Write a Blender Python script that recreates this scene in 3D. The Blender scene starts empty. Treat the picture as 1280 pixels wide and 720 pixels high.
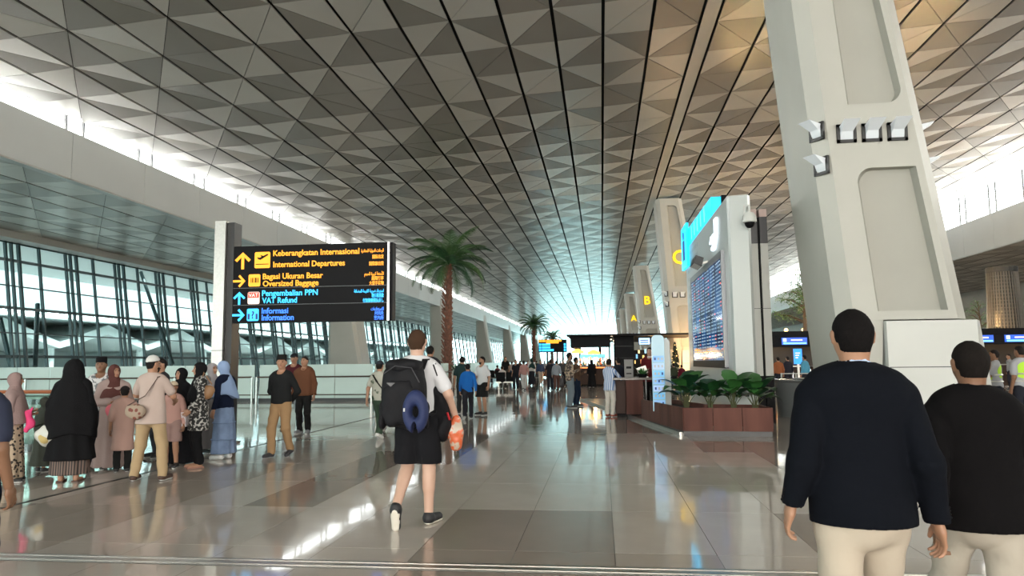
import bpy, bmesh, math, random
import numpy as np
from mathutils import Vector, Matrix
from mathutils.geometry import tessellate_polygon
S = bpy.context.scene
COL = S.collection
# ---------------------------------------------------------------- camera
F = 924.0; CH = 1.5
Yc = np.array([112., -92., 924.]); ra = -0.010
Zc = np.array([ra, 1.0, (92 - 112 * ra) / 924.0])
Yc /= np.linalg.norm(Yc); Zc /= np.linalg.norm(Zc); Xc = np.cross(Yc, Zc)
if Xc[0] < 0: Xc = -Xc
RW = np.array([Xc, Yc, Zc])                 # camera(right, up, forward) -> world
cam = bpy.data.cameras.new('camera'); co = bpy.data.objects.new('camera', cam); COL.objects.link(co)
cam.sensor_width = 36.0; cam.lens = 36.0 * F / 1280.0; cam.clip_end = 900
M4 = Matrix.Identity(4)
for i in range(3):
    M4[i][0] = RW[i][0]; M4[i][1] = RW[i][1]; M4[i][2] = -RW[i][2]
M4[2][3] = CH
co.matrix_world = M4
S.camera = co
def ray(px, py): return RW @ np.array([(px - 640) / F, (360 - py) / F, 1.0])
def G(px, py, z=0.0):
    d = ray(px, py); return d * ((z - CH) / d[2]) + np.array([0, 0, CH])
def onY(px, py, Y):
    d = ray(px, py); return d * (Y / d[1]) + np.array([0, 0, CH])
# ---------------------------------------------------------------- world, exposure
W = bpy.data.worlds.new('sky'); S.world = W; W.use_nodes = True
nt = W.node_tree; bg = nt.nodes['Background']
tc = nt.nodes.new('ShaderNodeTexCoord'); nz = nt.nodes.new('ShaderNodeTexNoise'); cr = nt.nodes.new('ShaderNodeValToRGB')
nz.inputs['Scale'].default_value = 2.2; nz.inputs['Detail'].default_value = 4
cr.color_ramp.elements[0].position = .3; cr.color_ramp.elements[0].color = (.88, .95, .98, 1)
cr.color_ramp.elements[1].position = .7; cr.color_ramp.elements[1].color = (1, 1, 1, 1)
nt.links.new(tc.outputs['Generated'], nz.inputs['Vector']); nt.links.new(nz.outputs['Fac'], cr.inputs['Fac'])
nt.links.new(cr.outputs['Color'], bg.inputs['Color'])
bg.inputs['Strength'].default_value = 6.5
S.view_settings.view_transform = 'Standard'; S.view_settings.look = 'None'
S.view_settings.gamma = 1.0; S.view_settings.use_curve_mapping = False
S.view_settings.exposure = 0.48
def area(name, loc, rot, sx, sy, power, color):
    l = bpy.data.lights.new(name, 'AREA'); l.shape = 'RECTANGLE'; l.size = sx; l.size_y = sy; l.energy = power; l.color = color
    o = bpy.data.objects.new(name, l); o.location = loc; o.rotation_euler = rot; COL.objects.link(o); return o
# daylight coming in through the two roof-edge window bands and the far end glazing
for k in range(4):
    area('clerestory_daylight', (-22.6, 25 + 55 * k, 11.15), (0, math.radians(-95), 0), 1.1, 54, 9000, (1, .98, .95))
    area('clerestory_daylight', (31.6, 25 + 55 * k, 13.2), (0, math.radians(95), 0), 1.5, 54, 5000, (1, .95, .87))
sl = bpy.data.lights.new('sun', 'SUN'); sl.energy = 6.0; sl.angle = .02; sl.color = (1, .97, .92)
so_ = bpy.data.objects.new('sun', sl); COL.objects.link(so_); so_.rotation_euler = Vector((-.55, .12, -1)).to_track_quat('-Z', 'Y').to_euler()
area('end_glazing_daylight', (2, 292, 6), (math.radians(-90), 0, 0), 44, 10, 5000, (.95, .98, 1))
area('rear_fill_light', (2, -33, 6), (math.radians(90), 0, 0), 44, 10, 16000, (1, .96, .90))  # added lamp behind the camera, out of view, brightens camera-facing surfaces
# ---------------------------------------------------------------- materials
MATS = {}
def mat(name, color=(.5, .5, .5), rough=.5, metal=0.0, emit=None, es=0.0, bump=0.0, bscale=20.0, var=0.0, vscale=6.0, spec=None, coat=0.0):
    if name in MATS: return MATS[name]
    m = bpy.data.materials.new(name); MATS[name] = m; m.use_nodes = True
    n = m.node_tree.nodes; L = m.node_tree.links; b = n['Principled BSDF']
    b.inputs['Base Color'].default_value = (*color, 1); b.inputs['Roughness'].default_value = rough; b.inputs['Metallic'].default_value = metal
    if spec is not None: b.inputs['Specular IOR Level'].default_value = spec
    if coat: b.inputs['Coat Weight'].default_value = coat
    if emit: b.inputs['Emission Color'].default_value = (*emit, 1); b.inputs['Emission Strength'].default_value = es
    t = n.new('ShaderNodeTexCoord')
    if var:
        q = n.new('ShaderNodeTexNoise'); q.inputs['Scale'].default_value = vscale; q.inputs['Detail'].default_value = 5
        r = n.new('ShaderNodeValToRGB')
        r.color_ramp.elements[0].position = .3; r.color_ramp.elements[1].position = .7
        r.color_ramp.elements[0].color = (*[c * (1 - var) for c in color], 1); r.color_ramp.elements[1].color = (*[min(1, c * (1 + var)) for c in color], 1)
        L.new(t.outputs['Object'], q.inputs['Vector']); L.new(q.outputs['Fac'], r.inputs['Fac']); L.new(r.outputs['Color'], b.inputs['Base Color'])
    if bump:
        q = n.new('ShaderNodeTexNoise'); q.inputs['Scale'].default_value = bscale; q.inputs['Detail'].default_value = 3
        u = n.new('ShaderNodeBump'); u.inputs['Strength'].default_value = bump; u.inputs['Distance'].default_value = .02
        L.new(t.outputs['Object'], q.inputs['Vector']); L.new(q.outputs['Fac'], u.inputs['Height']); L.new(u.outputs['Normal'], b.inputs['Normal'])
    return m
def glassmat(name, tint, refl=.12, rough=.02):
    if name in MATS: return MATS[name]
    m = bpy.data.materials.new(name); MATS[name] = m; m.use_nodes = True
    n = m.node_tree.nodes; L = m.node_tree.links; n.clear()
    o = n.new('ShaderNodeOutputMaterial'); x = n.new('ShaderNodeMixShader'); t = n.new('ShaderNodeBsdfTransparent'); g = n.new('ShaderNodeBsdfGlossy')
    lw = n.new('ShaderNodeLayerWeight'); lw.inputs['Blend'].default_value = .5; pw = n.new('ShaderNodeMath'); pw.operation = 'POWER'; pw.inputs[1].default_value = 4.0
    f = n.new('ShaderNodeMath'); f.operation = 'MULTIPLY_ADD'; f.inputs[1].default_value = .55; f.inputs[2].default_value = .04; L.new(lw.outputs['Facing'], pw.inputs[0]); L.new(pw.outputs[0], f.inputs[0])
    t.inputs['Color'].default_value = (*tint, 1); g.inputs['Roughness'].default_value = rough
    L.new(f.outputs[0], x.inputs[0]); L.new(t.outputs[0], x.inputs[1]); L.new(g.outputs[0], x.inputs[2]); L.new(x.outputs[0], o.inputs[0])
    return m
def ramp_mat(name, tex, c0, c1, rough=.8, scale=8, pos=(.45, .55), vec='Object', mapping=None, bump=0):
    """two-colour procedural cloth / print"""
    if name in MATS: return MATS[name]
    m = mat(name, c0, rough); n = m.node_tree.nodes; L = m.node_tree.links; b = n['Principled BSDF']
    t = n.new('ShaderNodeTexCoord'); mp = n.new('ShaderNodeMapping')
    if mapping: mp.inputs['Scale'].default_value = mapping
    L.new(t.outputs[vec], mp.inputs['Vector'])
    if tex == 'wave':
        q = n.new('ShaderNodeTexWave'); q.inputs['Scale'].default_value = scale; out = q.outputs['Fac']
    elif tex == 'voronoi':
        q = n.new('ShaderNodeTexVoronoi'); q.inputs['Scale'].default_value = scale; out = q.outputs['Distance']
    elif tex == 'checker':
        q = n.new('ShaderNodeTexBrick'); q.inputs['Scale'].default_value = scale; out = q.outputs['Fac']
    else:
        q = n.new('ShaderNodeTexNoise'); q.inputs['Scale'].default_value = scale; q.inputs['Detail'].default_value = 3; out = q.outputs['Fac']
    L.new(mp.outputs[0], q.inputs['Vector'])
    r = n.new('ShaderNodeValToRGB'); r.color_ramp.elements[0].position = pos[0]; r.color_ramp.elements[1].position = pos[1]
    r.color_ramp.elements[0].color = (*c0, 1); r.color_ramp.elements[1].color = (*c1, 1)
    L.new(out, r.inputs['Fac']); L.new(r.outputs['Color'], b.inputs['Base Color'])
    return m
M_white = mat('white_panel', (.52, .53, .50), .45, bump=.02, var=.03, vscale=1.0)
M_fascia = mat('fascia_white', (.46, .475, .46), .42, var=.04, vscale=.4)
M_column = mat('column_paint', (.42, .415, .37), .5, var=.05, vscale=.7, bump=.03, bscale=6)
M_mull = mat('mullion_teal', (.03, .055, .06), .35, metal=.3)
M_steel = mat('brushed_steel', (.42, .41, .38), .28, metal=.9, var=.08, vscale=30)
M_chrome = mat('chrome', (.6, .6, .6), .12, metal=1)
M_dark = mat('dark_metal', (.03, .03, .03), .4, metal=.5)
M_black = mat('black_paint', (.005, .005, .006), .5, spec=.1)
M_glass = glassmat('pane_glass', (.66, .84, .82))
M_clear = glassmat('clear_glass', (.95, .96, .95))
M_frost = mat('frosted_glass', (.50, .62, .57), .25, var=.03, vscale=1)
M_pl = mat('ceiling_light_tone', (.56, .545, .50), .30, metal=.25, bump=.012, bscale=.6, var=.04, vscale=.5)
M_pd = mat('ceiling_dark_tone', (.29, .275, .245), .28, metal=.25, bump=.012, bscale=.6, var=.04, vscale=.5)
M_groove = mat('groove_black', (.006, .006, .006), .8)
M_grout = mat('grout', (.11, .10, .09), .7)
def tilemat(name, c):
    m = mat(name, c, .06, bump=.0, var=.07, vscale=1.3, spec=.55)
    n = m.node_tree.nodes; L = m.node_tree.links
    t = n.new('ShaderNodeNewGeometry'); q = n.new('ShaderNodeTexNoise'); q.inputs['Scale'].default_value = 1.6; q.inputs['Detail'].default_value = 1
    u = n.new('ShaderNodeBump'); u.inputs['Strength'].default_value = .10; u.inputs['Distance'].default_value = .02
    L.new(t.outputs['Position'], q.inputs['Vector']); L.new(q.outputs['Fac'], u.inputs['Height']); L.new(u.outputs['Normal'], n['Principled BSDF'].inputs['Normal'])
    return m
M_t = [tilemat('floor_tile_light', (.56, .505, .45)), tilemat('floor_tile_mid', (.44, .385, .335)), tilemat('floor_tile_dark', (.33, .28, .24))]
def emi(name, c, s): return mat(name, tuple(x * .5 for x in c), .4, emit=c, es=s)
# ---------------------------------------------------------------- mesh helpers
class MB:
    def __init__(s): s.v = []; s.f = []; s.mi = []; s.cur = 0
    def add(s, vs, fs):
        o = len(s.v); s.v += [tuple(map(float, p)) for p in vs]
        for f in fs: s.f.append([i + o for i in f]); s.mi.append(s.cur)
    def hexa(s, p):      # 8 points: bottom loop 0-3, top loop 4-7
        s.add(p, [(0, 3, 2, 1), (4, 5, 6, 7), (0, 1, 5, 4), (1, 2, 6, 5), (2, 3, 7, 6), (3, 0, 4, 7)])
    def box(s, x0, x1, y0, y1, z0, z1):
        s.hexa([(x0, y0, z0), (x1, y0, z0), (x1, y1, z0), (x0, y1, z0), (x0, y0, z1), (x1, y0, z1), (x1, y1, z1), (x0, y1, z1)])
    def bar(s, a, b, w, d, up=(0, 0, 1)):
        a = Vector(a); b = Vector(b); t = (b - a).normalized(); u = Vector(up)
        if abs(t.dot(u)) > .98: u = Vector((0, 1, 0))
        r = t.cross(u).normalized(); u = r.cross(t)
        P = []
        for c in (a, b):
            for (i, j) in ((-1, -1), (1, -1), (1, 1), (-1, 1)): P.append(c + r * (i * w / 2) + u * (j * d / 2))
        s.hexa(P)
    def tube(s, pts, rs, n=8, cap=True):
        if not hasattr(rs, '__len__'): rs = [rs] * len(pts)
        pts = [Vector(p) for p in pts]; vs = []; pr = None
        for i, p in enumerate(pts):
            t = (pts[min(i + 1, len(pts) - 1)] - pts[max(i - 1, 0)]).normalized()
            if pr is None:
                u = Vector((0, 0, 1)) if abs(t.z) < .9 else Vector((0, 1, 0))
                r = t.cross(u).normalized()
            else:
                r = (pr - t * pr.dot(t)).normalized()
            pr = r; u = t.cross(r)
            for k in range(n):
                a = 2 * math.pi * k / n; vs.append(p + (r * math.cos(a) + u * math.sin(a)) * rs[i])
        fs = []
        for i in range(len(pts) - 1):
            for k in range(n):
                k2 = (k + 1) % n; fs.append((i * n + k, i * n + k2, (i + 1) * n + k2, (i + 1) * n + k))
        if cap: fs.append(tuple(range(n))[::-1]); fs.append(tuple(range((len(pts) - 1) * n, len(pts) * n)))
        s.add(vs, fs)
    def lathe(s, c, prof, n=16):
        s.tube([(c[0], c[1], c[2] + z) for r, z in prof], [max(r, .0005) for r, z in prof], n)
    def prism(s, poly, f0, f1):    # poly list of 2d, f0/f1 map 2d->3d
        n = len(poly); A = [f0(*p) for p in poly]; B = [f1(*p) for p in poly]
        tri = tessellate_polygon([[Vector((p[0], p[1], 0)) for p in poly]])
        s.add(A + B, [tuple(t) for t in tri] + [tuple(i + n for i in t)[::-1] for t in tri] + [(i, (i + 1) % n, (i + 1) % n + n, i + n) for i in range(n)])
    def ball(s, c, r, n=8):
        rx, ry, rz = r if hasattr(r, '__len__') else (r, r, r); vs = []; m = n // 2 + 1
        for i in range(1, m):
            th = math.pi * i / m
            for k in range(n):
                a = 2 * math.pi * k / n; vs.append((c[0] + rx * math.sin(th) * math.cos(a), c[1] + ry * math.sin(th) * math.sin(a), c[2] + rz * math.cos(th)))
        vs += [(c[0], c[1], c[2] + rz), (c[0], c[1], c[2] - rz)]; T = len(vs) - 2; fs = []
        for i in range(m - 2):
            for k in range(n): fs.append((i * n + k, (i + 1) * n + k, (i + 1) * n + (k + 1) % n, i * n + (k + 1) % n))
        for k in range(n): fs.append((T, k, (k + 1) % n)); fs.append((T + 1, (m - 2) * n + (k + 1) % n, (m - 2) * n + k))
        s.add(vs, fs)
    def mesh(s, name, mats, smooth=False, inv=None):
        me = bpy.data.meshes.new(name)
        vs = s.v if inv is None else [tuple(inv @ Vector(p)) for p in s.v]
        me.from_pydata(vs, [], s.f)
        for m in (mats if isinstance(mats, (list, tuple)) else [mats]): me.materials.append(m)
        me.polygons.foreach_set('material_index', s.mi)
        bm = bmesh.new(); bm.from_mesh(me); bmesh.ops.recalc_face_normals(bm, faces=bm.faces); bm.to_mesh(me); bm.free()
        if smooth:
            me.polygons.foreach_set('use_smooth', [True] * len(me.polygons))
            me.set_sharp_from_angle(angle=math.radians(40))
        me.update(); return me
    def build(s, name, mats, parent=None, smooth=False, local=False):
        inv = None
        if parent is not None and not local: inv = wm(parent).inverted()
        o = bpy.data.objects.new(name, s.mesh(name, mats, smooth, inv)); COL.objects.link(o)
        if parent is not None: o.parent = parent
        return o
def wm(o):
    m = Matrix.LocRotScale(o.location, o.rotation_euler, o.scale)
    return (wm(o.parent) @ m) if o.parent else m
def tag(o, label=None, cat=None, group=None, kind=None):
    if label: o['label'] = label
    if cat: o['category'] = cat
    if group: o['group'] = group
    if kind: o['kind'] = kind
    return o
def empty(name, loc, label=None, cat=None, group=None, rz=0.0, kind=None):
    o = bpy.data.objects.new(name, None); COL.objects.link(o); o.location = loc; o.rotation_euler = (0, 0, rz); o.empty_display_size = .2
    return tag(o, label, cat, group, kind)
def inst(name, me, parent, loc):
    o = bpy.data.objects.new(name, me); COL.objects.link(o); o.parent = parent; o.location = loc; return o
def box1(name, m, parent, *a):
    b = MB(); b.box(*a); return b.build(name, m, parent)
def text(name, s, size, loc, m, parent, rot=(math.pi / 2, 0, 0), align='LEFT', ext=.004, width=None, bold=0.0):
    c = bpy.data.curves.new(name, 'FONT'); c.body = s; c.size = size; c.align_x = align; c.extrude = ext; c.offset = bold; c.resolution_u = 3
    t = bpy.data.objects.new('tmp', c); COL.objects.link(t)
    dg = bpy.context.evaluated_depsgraph_get(); me = bpy.data.meshes.new_from_object(t.evaluated_get(dg))
    bpy.data.objects.remove(t); me.materials.clear(); me.materials.append(m)
    if width and len(me.vertices):
        xs = [v.co.x for v in me.vertices]; k = width / max(.01, max(xs) - min(xs)); x0 = min(xs) if align == 'LEFT' else max(xs) if align == 'RIGHT' else 0
        for v in me.vertices: v.co.x = (v.co.x - x0) * k
    o = bpy.data.objects.new(name, me); COL.objects.link(o)
    o.parent = parent; o.matrix_parent_inverse = Matrix.Identity(4)
    o.matrix_basis = wm(parent).inverted() @ Matrix.LocRotScale(Vector(loc), __import__('mathutils').Euler(rot), Vector((1, 1, 1)))
    return o
rnd = random.Random(7)
# ---------------------------------------------------------------- floor
fl = box1('floor', M_grout, None, -36, 48, -34, 290, -.3, -.012); tag(fl, kind='structure')
TW, TL, TX, TY = .785, 1.65, .07, 6.05
def tone(i, j):
    jj = (j + 2 * (i // 2 % 2)) // 3; a = (i + jj) // 2; h = math.sin(a * 12.9898 + jj * 78.233 + 3) * 43758.5453; h -= math.floor(h)
    return 0 if h < .42 else (1 if h < .75 else 2)
tiles = []
for i in range(-45, 58):
    for j in range(-8, 172):
        x = TX + TW * i; y = TY + TL * j
        if y + TL > 5.36 and y < 5.66 + 0:            # expansion joint runs here
            pass
        tiles.append((i, j, x, y))
def vis(x, y, z):
    c = RW.T @ np.array([x, y, z - CH])
    if c[2] < .5: return None
    u, v = 640 + F * c[0] / c[2], 360 - F * c[1] / c[2]
    return (c[2] if (-60 < u < 1340 and -40 < v < 780) else None)
cand = sorted([(vis(x + TW / 2, y + TL / 2, 0), i, j, x, y) for (i, j, x, y) in tiles if vis(x + TW / 2, y + TL / 2, 0)])
JY0, JY1 = 5.44, 5.66
near = set((c[1], c[2]) for c in cand[:296])
g = .0025
tm = []
for k in range(3):
    b = MB(); b.box(g, TW - g, g, TL - g, -.012, 0); tm.append(b.mesh('floor_tile', M_t[k]))
field = MB()
for (i, j, x, y) in tiles:
    y0, y1 = y, y + TL
    cut = (y0 < JY1 and y1 > JY0)
    if (i, j) in near and not cut:
        inst('floor_tile', tm[tone(i, j)], fl, (x, y, 0))
    else:
        field.cur = tone(i, j)
        segs = [(y0, y1)] if not cut else [(y0, JY0), (JY1, y1)]
        for (a, c) in segs:
            if c - a > .05: field.add([(x + g, a + g, 0), (x + TW - g, a + g, 0), (x + TW - g, c - g, 0), (x + g, c - g, 0)], [(0, 1, 2, 3)])
tag(field.build('floor_tile_field', M_t, fl), kind='stuff')
jt = MB(); jt.box(-36, 48, JY0 + .012, JY1 - .012, -.012, .003); jt.box(-36, 48, JY0 + .05, JY0 + .06, .003, .006); jt.box(-36, 48, JY1 - .06, JY1 - .05, .003, .006)
tag(jt.build('trim_1', M_steel), kind='structure')
jt = MB(); jt.box(-6.46, -6.40, 5.8, 120, -.012, .003); tag(jt.build('trim_2', M_dark), kind='structure')
# ---------------------------------------------------------------- ceiling
SL = .06
P2 = 4.7 / 2
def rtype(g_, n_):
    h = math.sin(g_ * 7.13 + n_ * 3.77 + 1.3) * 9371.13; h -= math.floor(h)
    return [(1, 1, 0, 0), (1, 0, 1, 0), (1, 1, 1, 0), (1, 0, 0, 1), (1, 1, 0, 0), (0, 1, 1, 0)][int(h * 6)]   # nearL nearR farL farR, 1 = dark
def panelmesh(w, sx, sy, m):
    e = .055; k = 1 - e / w; d = .022; th = .05
    c = (sx * e, sy * .01, -d); t = (sx * e, sy * (P2 * k - .02), 0); s_ = (sx * (w - e), sy * .012, 0); s2 = (sx * (w - e), sy * .06, 0)
    b = MB(); up = lambda p: (p[0], p[1], p[2] + th)
    P = [c, t, s2, s_]; n = 4
    b.add(P + [up(p) for p in P], [(0, 1, 2, 3)] + [(i, (i + 1) % 4, (i + 1) % 4 + 4, i + 4) for i in range(4)])
    return b
def ceiling_field(root, grooves, y0, y1, nsep, phase, wdef=None):
    cell = []; fieldb = MB(); bank = {}
    for gi in range(len(grooves)):
        for sx in (-1, 1):
            gj = gi + sx
            if gj < 0 or gj >= len(grooves): continue
            w = abs(grooves[gj] - grooves[gi])
            if w < 1.2: continue
            n = int((y0 - phase) / (2 * P2)) - 2
            while True:
                yc = phase + 2 * P2 * n + P2 * ((gi + 1) % 2); n += 1
                if yc > y1: break
                if yc < y0: continue
                ty = rtype(gi, n)
                for sy in (-1, 1):
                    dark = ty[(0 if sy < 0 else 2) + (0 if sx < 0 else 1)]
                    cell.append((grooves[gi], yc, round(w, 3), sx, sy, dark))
    Mw = wm(root)
    def key(c):
        p = Mw @ Vector((c[0] + c[3] * c[2] * .4, c[1] + c[4] * .8, 0)); d = vis(p.x, p.y, p.z); return d if d else 1e9
    ks = sorted(range(len(cell)), key=lambda i: key(cell[i]))
    sep = set(i for i in ks[:nsep] if key(cell[i]) < 1e8)
    for i, c in enumerate(cell):
        k = (c[2], c[3], c[4], c[5])
        if i in sep:
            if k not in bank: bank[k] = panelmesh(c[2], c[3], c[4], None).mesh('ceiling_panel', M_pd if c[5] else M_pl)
            inst('ceiling_panel', bank[k], root, (c[0], c[1], 0))
        else:
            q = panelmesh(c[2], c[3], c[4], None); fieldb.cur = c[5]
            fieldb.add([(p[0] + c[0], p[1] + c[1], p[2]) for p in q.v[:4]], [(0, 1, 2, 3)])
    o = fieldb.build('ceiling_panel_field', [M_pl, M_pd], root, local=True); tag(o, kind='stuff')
cb = MB(); cb.box(-20.6, 28.75, -32, 286, .16, .5)
ceil = bpy.data.objects.new('ceiling', cb.mesh('ceiling', M_groove)); COL.objects.link(ceil)
ceil.location = (0, 0, 12.5); ceil.rotation_euler = (0, -math.atan(SL), 0); tag(ceil, kind='structure')
gl = [3.50 - 1.605 * i for i in range(15, -1, -1)]; gr = [4.06 + 1.64 * i for i in range(16)]
ceiling_field(ceil, gl, -28, 284, 190, 21.95 + (P2 if (len([x for x in gl if x < .27]) % 2 == 0) else 0))
ceiling_field(ceil, gr, -28, 284, 105, 21.95 + P2)
gt = MB(); gt.box(3.55, 4.01, -30, 284, -.02, .03); gt.build('ceiling_gutter', M_pl, ceil, local=True)
# lower ceilings beyond the beams
for (x0, x1, z, ph) in ((-31.9, -21.2, 8.95, 1.0), (30.2, 46, 9.75, 2.0)):
    b = MB(); b.box(-.2, x1 - x0 + .2, -32, 286, .16, .4)
    c2 = bpy.data.objects.new('ceiling', b.mesh('ceiling', M_groove)); COL.objects.link(c2); c2.location = (x0, 0, z); tag(c2, kind='structure')
    nn = int((x1 - x0) / 1.75); ww = (x1 - x0) / nn
    ceiling_field(c2, [ww * i for i in range(nn + 1)], -28, 284, 110 if x0 < 0 else 20, ph)
# ---------------------------------------------------------------- beams (fascias) with window bands
def fascia(name, X, z0, z1, zt, sgn):
    root = empty(name, (X, 0, 0), kind='structure')
    y = -30.0; k = 0; far = MB()
    while y < 284:
        b = MB(); xa, xb = sorted((X, X + sgn * .55))
        if y < 120: b.box(xa, xb, y + .012, y + 4.7 - .012, z0, z1); b.build('fascia_panel', M_fascia, root)
        else: far.box(xa, xb, y + .012, y + 4.688, z0, z1)
        y += 4.7
    tag(far.build('fascia_panel_run', M_fascia, root), kind='stuff')
    b = MB(); xa, xb = sorted((X - sgn * .05, X + sgn * .1)); b.box(xa, xb, -30, 284, z0 - .09, z0 - .02); b.build('lower_rail', M_steel, root)
    b = MB(); xa, xb = sorted((X + sgn * .02, X + sgn * .5)); b.box(xa, xb, -30, 284, z0 + .02, z1 - .02); b.build('core', M_dark, root)
    # window band above
    w = empty('window_1' if sgn < 0 else 'window_2', (X + sgn * .3, 0, 0), kind='structure')
    Xg = X + sgn * .35; y = -30.0; fm = MB(); pan = 0; farp = MB()
    fm.box(Xg - .05, Xg + .05, -30, 284, zt - .06, zt); fm.box(Xg - .05, Xg + .05, -30, 284, z1 - .02, z1 + .05)
    while y < 284:
        for (d, l) in ((0, 1.0), (1.0, 3.7)):
            fm.box(Xg - .05, Xg + .05, y + d - .04, y + d + .04, z1, zt)
            q = MB() if y < 100 else farp
            q.box(Xg - .008, Xg + .008, y + d + .04, y + d + l - .04, z1 + .05, zt - .06)
            if y < 100: q.build('pane', M_clear, w)
        y += 4.7
    tag(farp.build('pane_run', M_clear, w), kind='stuff'); fm.build('window_frame', M_dark, w)
fascia('wall_left', -20.7, 8.93, 10.80, 11.75, -1)
fascia('wall_right', 29.7, 9.75, 12.45, 15.0, 1)
# ---------------------------------------------------------------- tall leaning glass wall on the left
gw = empty('window_3', (-33, 0, 0), kind='structure')
b = MB(); b.box(-33.2, -31.85, -30, 284, 8.55, 9.05); b.build('head_beam', M_white, gw)
zs = [8.5, 7.5, 6.05, 4.8, 3.4, 2.1, .75, -.2]
def gx(z): return -33.0 + (8.5 - z) * .13
tr = MB()
for z in zs: tr.bar((gx(z), -30, z), (gx(z), 284, z), .13, .16 if z in (7.5, 4.8, 2.1) else .07)
tag(tr.build('transom', M_mull, gw), kind='stuff')
y = -28.0 + 41.9 - 4.7 * 14; y = 41.9 - 4.7 * 15
farm = MB(); pf = MB(); np_ = 0
while y < 280:
    for (d, th) in ((0, .12), (.42, .12), (.95, .14), (2.5, .12)):
        if 15 < y < 110:
            q = MB(); q.bar((gx(8.7), y + d, 8.7), (gx(-.2) + .06, y + d, -.2), .11 if d != .95 else .15, .16, up=(1, 0, 0)); q.build('mullion', M_mull, gw)
        else: farm.bar((gx(8.7), y + d, 8.7), (gx(-.2), y + d, -.2), .11, .16, up=(1, 0, 0))
    for (a, c) in ((0, 2.5), (2.5, 4.7)):
        for zi in range(7):
            z1, z0 = zs[zi], zs[zi + 1]
            vs_ = [(gx(z0) - .12, y + a, z0), (gx(z0) - .12, y + c, z0), (gx(z1) - .12, y + c, z1), (gx(z1) - .12, y + a, z1)]
            if 28 < y < 110: q = MB(); q.add(vs_, [(0, 1, 2, 3)]); q.build('pane', M_glass, gw); np_ += 1
            else: pf.add(vs_, [(0, 1, 2, 3)])
    y += 4.7
tag(farm.build('mullion_run', M_mull, gw), kind='stuff'); tag(pf.build('pane_run', M_glass, gw), kind='stuff')
# raking struts in front of the glazing
for (px0, py0, px1, py1, Y0) in ((176, 340, 216, 455, 52), (0, 398, 14, 458, 37.5), (47, 380, 44, 458, 40)):
    a = onY(px0, py0, Y0); c = onY(px1, py1, Y0 - (1.5 if px0 else 0)); q = MB(); q.tube([a, c], .13, 8); o = q.build('raking_strut', M_mull); tag(o, kind='structure')
# right back wall, end walls
for (nm, Yw) in (('window_4', 285.0), ('window_5', -31.0)):
    r = empty(nm, (0, Yw, 0), kind='structure'); q = MB()
    for k in range(28): x = -34 + 3 * k; q.box(x - .08, x + .08, Yw - .1, Yw + .1, 0, 14.2)
    for z in (0, 2.6, 5.2, 7.8, 10.4): q.box(-36, 48, Yw - .08, Yw + .08, z, z + .12)
    tag(q.build('mullion', M_mull, r), kind='stuff')
    q = MB(); q.add([(-36, Yw, 0), (48, Yw, 0), (48, Yw, 14), (-36, Yw, 14)], [(0, 1, 2, 3)]); q.build('pane', glassmat('end_glass', (.48, .78, .78)) if Yw > 0 else glassmat('rear_glass', (.58, .56, .53)), r)
q = MB(); q.box(46, 46.3, -31, 285, 0, 10.2); tag(q.build('wall_far_right', mat('warm_wall', (.32, .27, .22), .6)), kind='structure')
# ---------------------------------------------------------------- outside on the left: apron and opposite pier
q = MB(); q.box(-260, -36.5, -60, 400, -1.2, -1.0); tag(q.build('ground', mat('apron_concrete', (.55, .56, .55), .8, var=.1)), kind='structure')
q = MB(); q.box(-47, -33.6, -20, 285, 9.15, 9.5); tag(q.build('trim_3', mat('canopy_underside', (.55, .58, .57), .5)), kind='structure')
pier = empty('terminal_pier', (-62, 90, -1), 'pale pier building with folded white roof seen through the left glazing', 'building')
Mo = mat('pier_white', (.60, .66, .66), .6); Mg_ = mat('pier_grey', (.42, .48, .48), .6)
for k in range(16):
    y = 10 + 14 * k
    q = MB(); q.prism([(y, 3.3), (y + 7, 4.9), (y + 14, 3.3), (y + 14, 3.9), (y + 7, 5.9), (y, 3.9)], lambda a, c: (-52, a, c), lambda a, c: (-70, a, c)); q.build('roof_fold', Mo, pier)
    q = MB(); q.tube([(-53, y, -1), (-53, y, 3.5)], .35, 8); q.build('post', Mo, pier)
q = MB(); q.box(-72, -70, 0, 240, -1, 7.0); q.box(-72, -51, 0, 240, 6.0, 6.1); q.build('upper_slab', Mg_, pier)
q = MB(); q.box(-54, -52.5, 0, 240, 6.9, 10.2); q.build('roof_band', mat('pier_band', (.30, .36, .37), .5), pier)
q = MB()
for k in range(90): q.bar((-52.6, 8 + 2.4 * k, 6.0), (-52.6, 9.2 + 2.4 * k, 6.9), .1, .1); q.bar((-52.6, 9.2 + 2.4 * k, 6.9), (-52.6, 10.4 + 2.4 * k, 6.0), .1, .1)
tag(q.build('truss_lattice', Mo, pier), kind='stuff')
for k in range(7):
    y = 22 + 26 * k; v = empty('service_van' if k % 2 else 'tow_truck', (-47, y, -1), ('white van with dark windows parked %s on the apron' % ['nearest', 'second', 'third', 'fourth', 'fifth', 'sixth', 'farthest'][k]), 'van')
    q = MB(); q.box(-48, -46, y, y + 4.6, -.6, 1.1); q.build('body', Mo, v); q = MB(); q.box(-48.02, -45.98, y + .5, y + 4.2, .3, .9); q.build('window_strip', M_black, v)
    for (yy) in (y + .9, y + 3.7):
        for xx in (-48, -46): q = MB(); q.tube([(xx - .1, yy, -.65), (xx + .1, yy, -.65)], .35, 12); q.build('wheel', M_black, v)
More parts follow.
